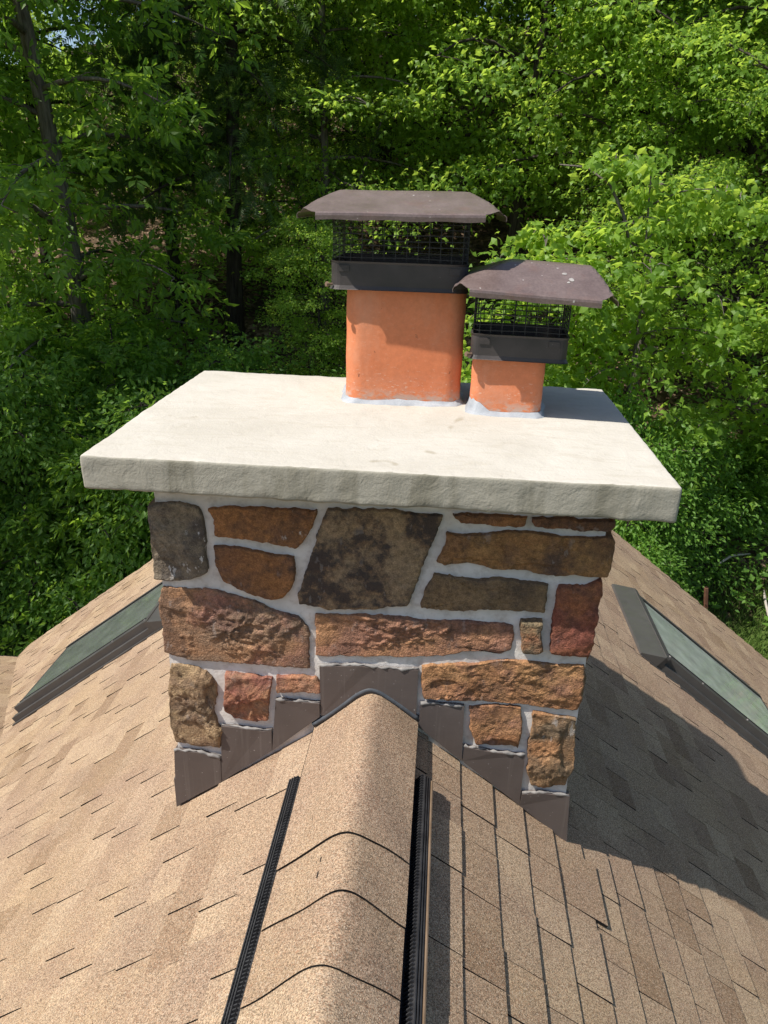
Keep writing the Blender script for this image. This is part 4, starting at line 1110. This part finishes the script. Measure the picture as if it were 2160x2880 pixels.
# undergrowth, grass
nr = np.random.RandomState(5)
n = 60000; x = nr.uniform(-14, 14, n); y = 7.6 + nr.gamma(1.7, 5.0, n)
keep = (vnoise(np.c_[x * .55, y * .55, np.zeros(n)]) > np.where(x > 2.5, .0, -.35)) & (y < 34); x, y = x[keep], y[keep]; n = len(x)
pos = np.c_[x, y, ground_z(x, y) + nr.uniform(.02, .8, n) ** 1.6]
ax = nr.normal(0, 1, (n, 3)); ax[:, 2] = np.abs(ax[:, 2]) * .3; up = nr.normal(0, .4, (n, 3)); up[:, 2] += 1
W, F_, a = leaves(ov, pos, ax, up, nr.uniform(.08, .2, n), nr)
u = link('undergrowth', np_mesh('undergrowth', W, F_, L_BUSH, False, {'rnd': a})); tag(u, 'low leafy plants scattered over the brown hillside', 'undergrowth', None, 'stuff')
M_GRASS = leaf_mat('grass_blade', (.07, .13, .025), (.14, .21, .045), (.16, .24, .05), .3)
n = 30000; x = np.concatenate([nr.uniform(2.8, 8, n), nr.uniform(-9, -4, n // 2)]); y = np.concatenate([nr.uniform(4.6, 8.8, n), nr.uniform(5.4, 8.5, n // 2)]); n = len(x)
pos = np.c_[x, y, ground_z(x, y)]; ax = nr.normal(0, .35, (n, 3)); ax[:, 2] = 1; up = nr.normal(0, 1, (n, 3)); up[:, 2] *= .2
bl = (np.array([(0, .05, 0), (0, -.05, 0), (.6, 0, .05), (1, 0, .3)]), np.array([(0, 1, 2), (0, 2, 3)]))
W, F_, a = leaves(bl, pos, ax, up, nr.uniform(.06, .16, n), nr)
u = link('grass', np_mesh('grass', W, F_, M_GRASS, False, {'rnd': a})); tag(u, 'rough grass at the foot of the bank beside the house', 'grass', None, 'stuff')

# rusty stake at the right roof edge, dead grey branch, pale sticks on the bank
st = thing('stake', 'rusty leaning stake standing in the grass beyond the right roof edge', 'stake', (3.95, 7.35, gz(3.95, 7.35)))
b = MB(); b.tube([(0, 0, -.1), (-.06, 0, .55), (-.13, 0, 1.0)], [.035, .033, .03], 6); b.build('post', simple_mat('rusty_brown_wood', (.12, .055, .035), (.22, .11, .07), 12, .9, .1), st)
br = thing('dead_branch', 'bare grey branch reaching through the leaves right of the larger cap', 'branch', (2.05, 8.9, 1.75), 0)
b = MB(); b.tube([(-.55, 0, .12), (-.2, .05, .10), (.12, 0, -.10), (.32, -.1, -.45), (.42, -.15, -.75), (.75, -.2, -.98)], [.008, .014, .018, .021, .019, .008], 6)
b.tube([(.42, -.15, -.75), (.5, -.2, -.95), (.62, -.2, -1.05)], [.01, .007, .004], 5); b.tube([(.12, 0, -.10), (.2, .05, .1), (.33, .1, .2)], [.01, .006, .003], 5)
b.build('limb', B_GREY, br, True)
for i, (x, y, rz, lb) in enumerate(((4.6, 8.6, .6, 'pale fallen stick lying in the plants on the right bank'), (5.1, 9.3, 2.1, 'broken pale stick higher up the right bank'), (4.9, 7.9, 1.3, 'short pale stick lowest on the right bank'))):
    s_ = thing('fallen_stick', lb, 'stick', (x, y, gz(x, y) + .38), rz); b = MB(); b.tube([(-.35, 0, 0), (0, .03, .07), (.4, 0, .03)], [.016, .02, .012], 5); b.build('stick', simple_mat('bleached_wood', (.38, .34, .30), (.52, .47, .42), 14, .9, .1) if i == 0 else bpy.data.materials['bleached_wood'], s_, True)
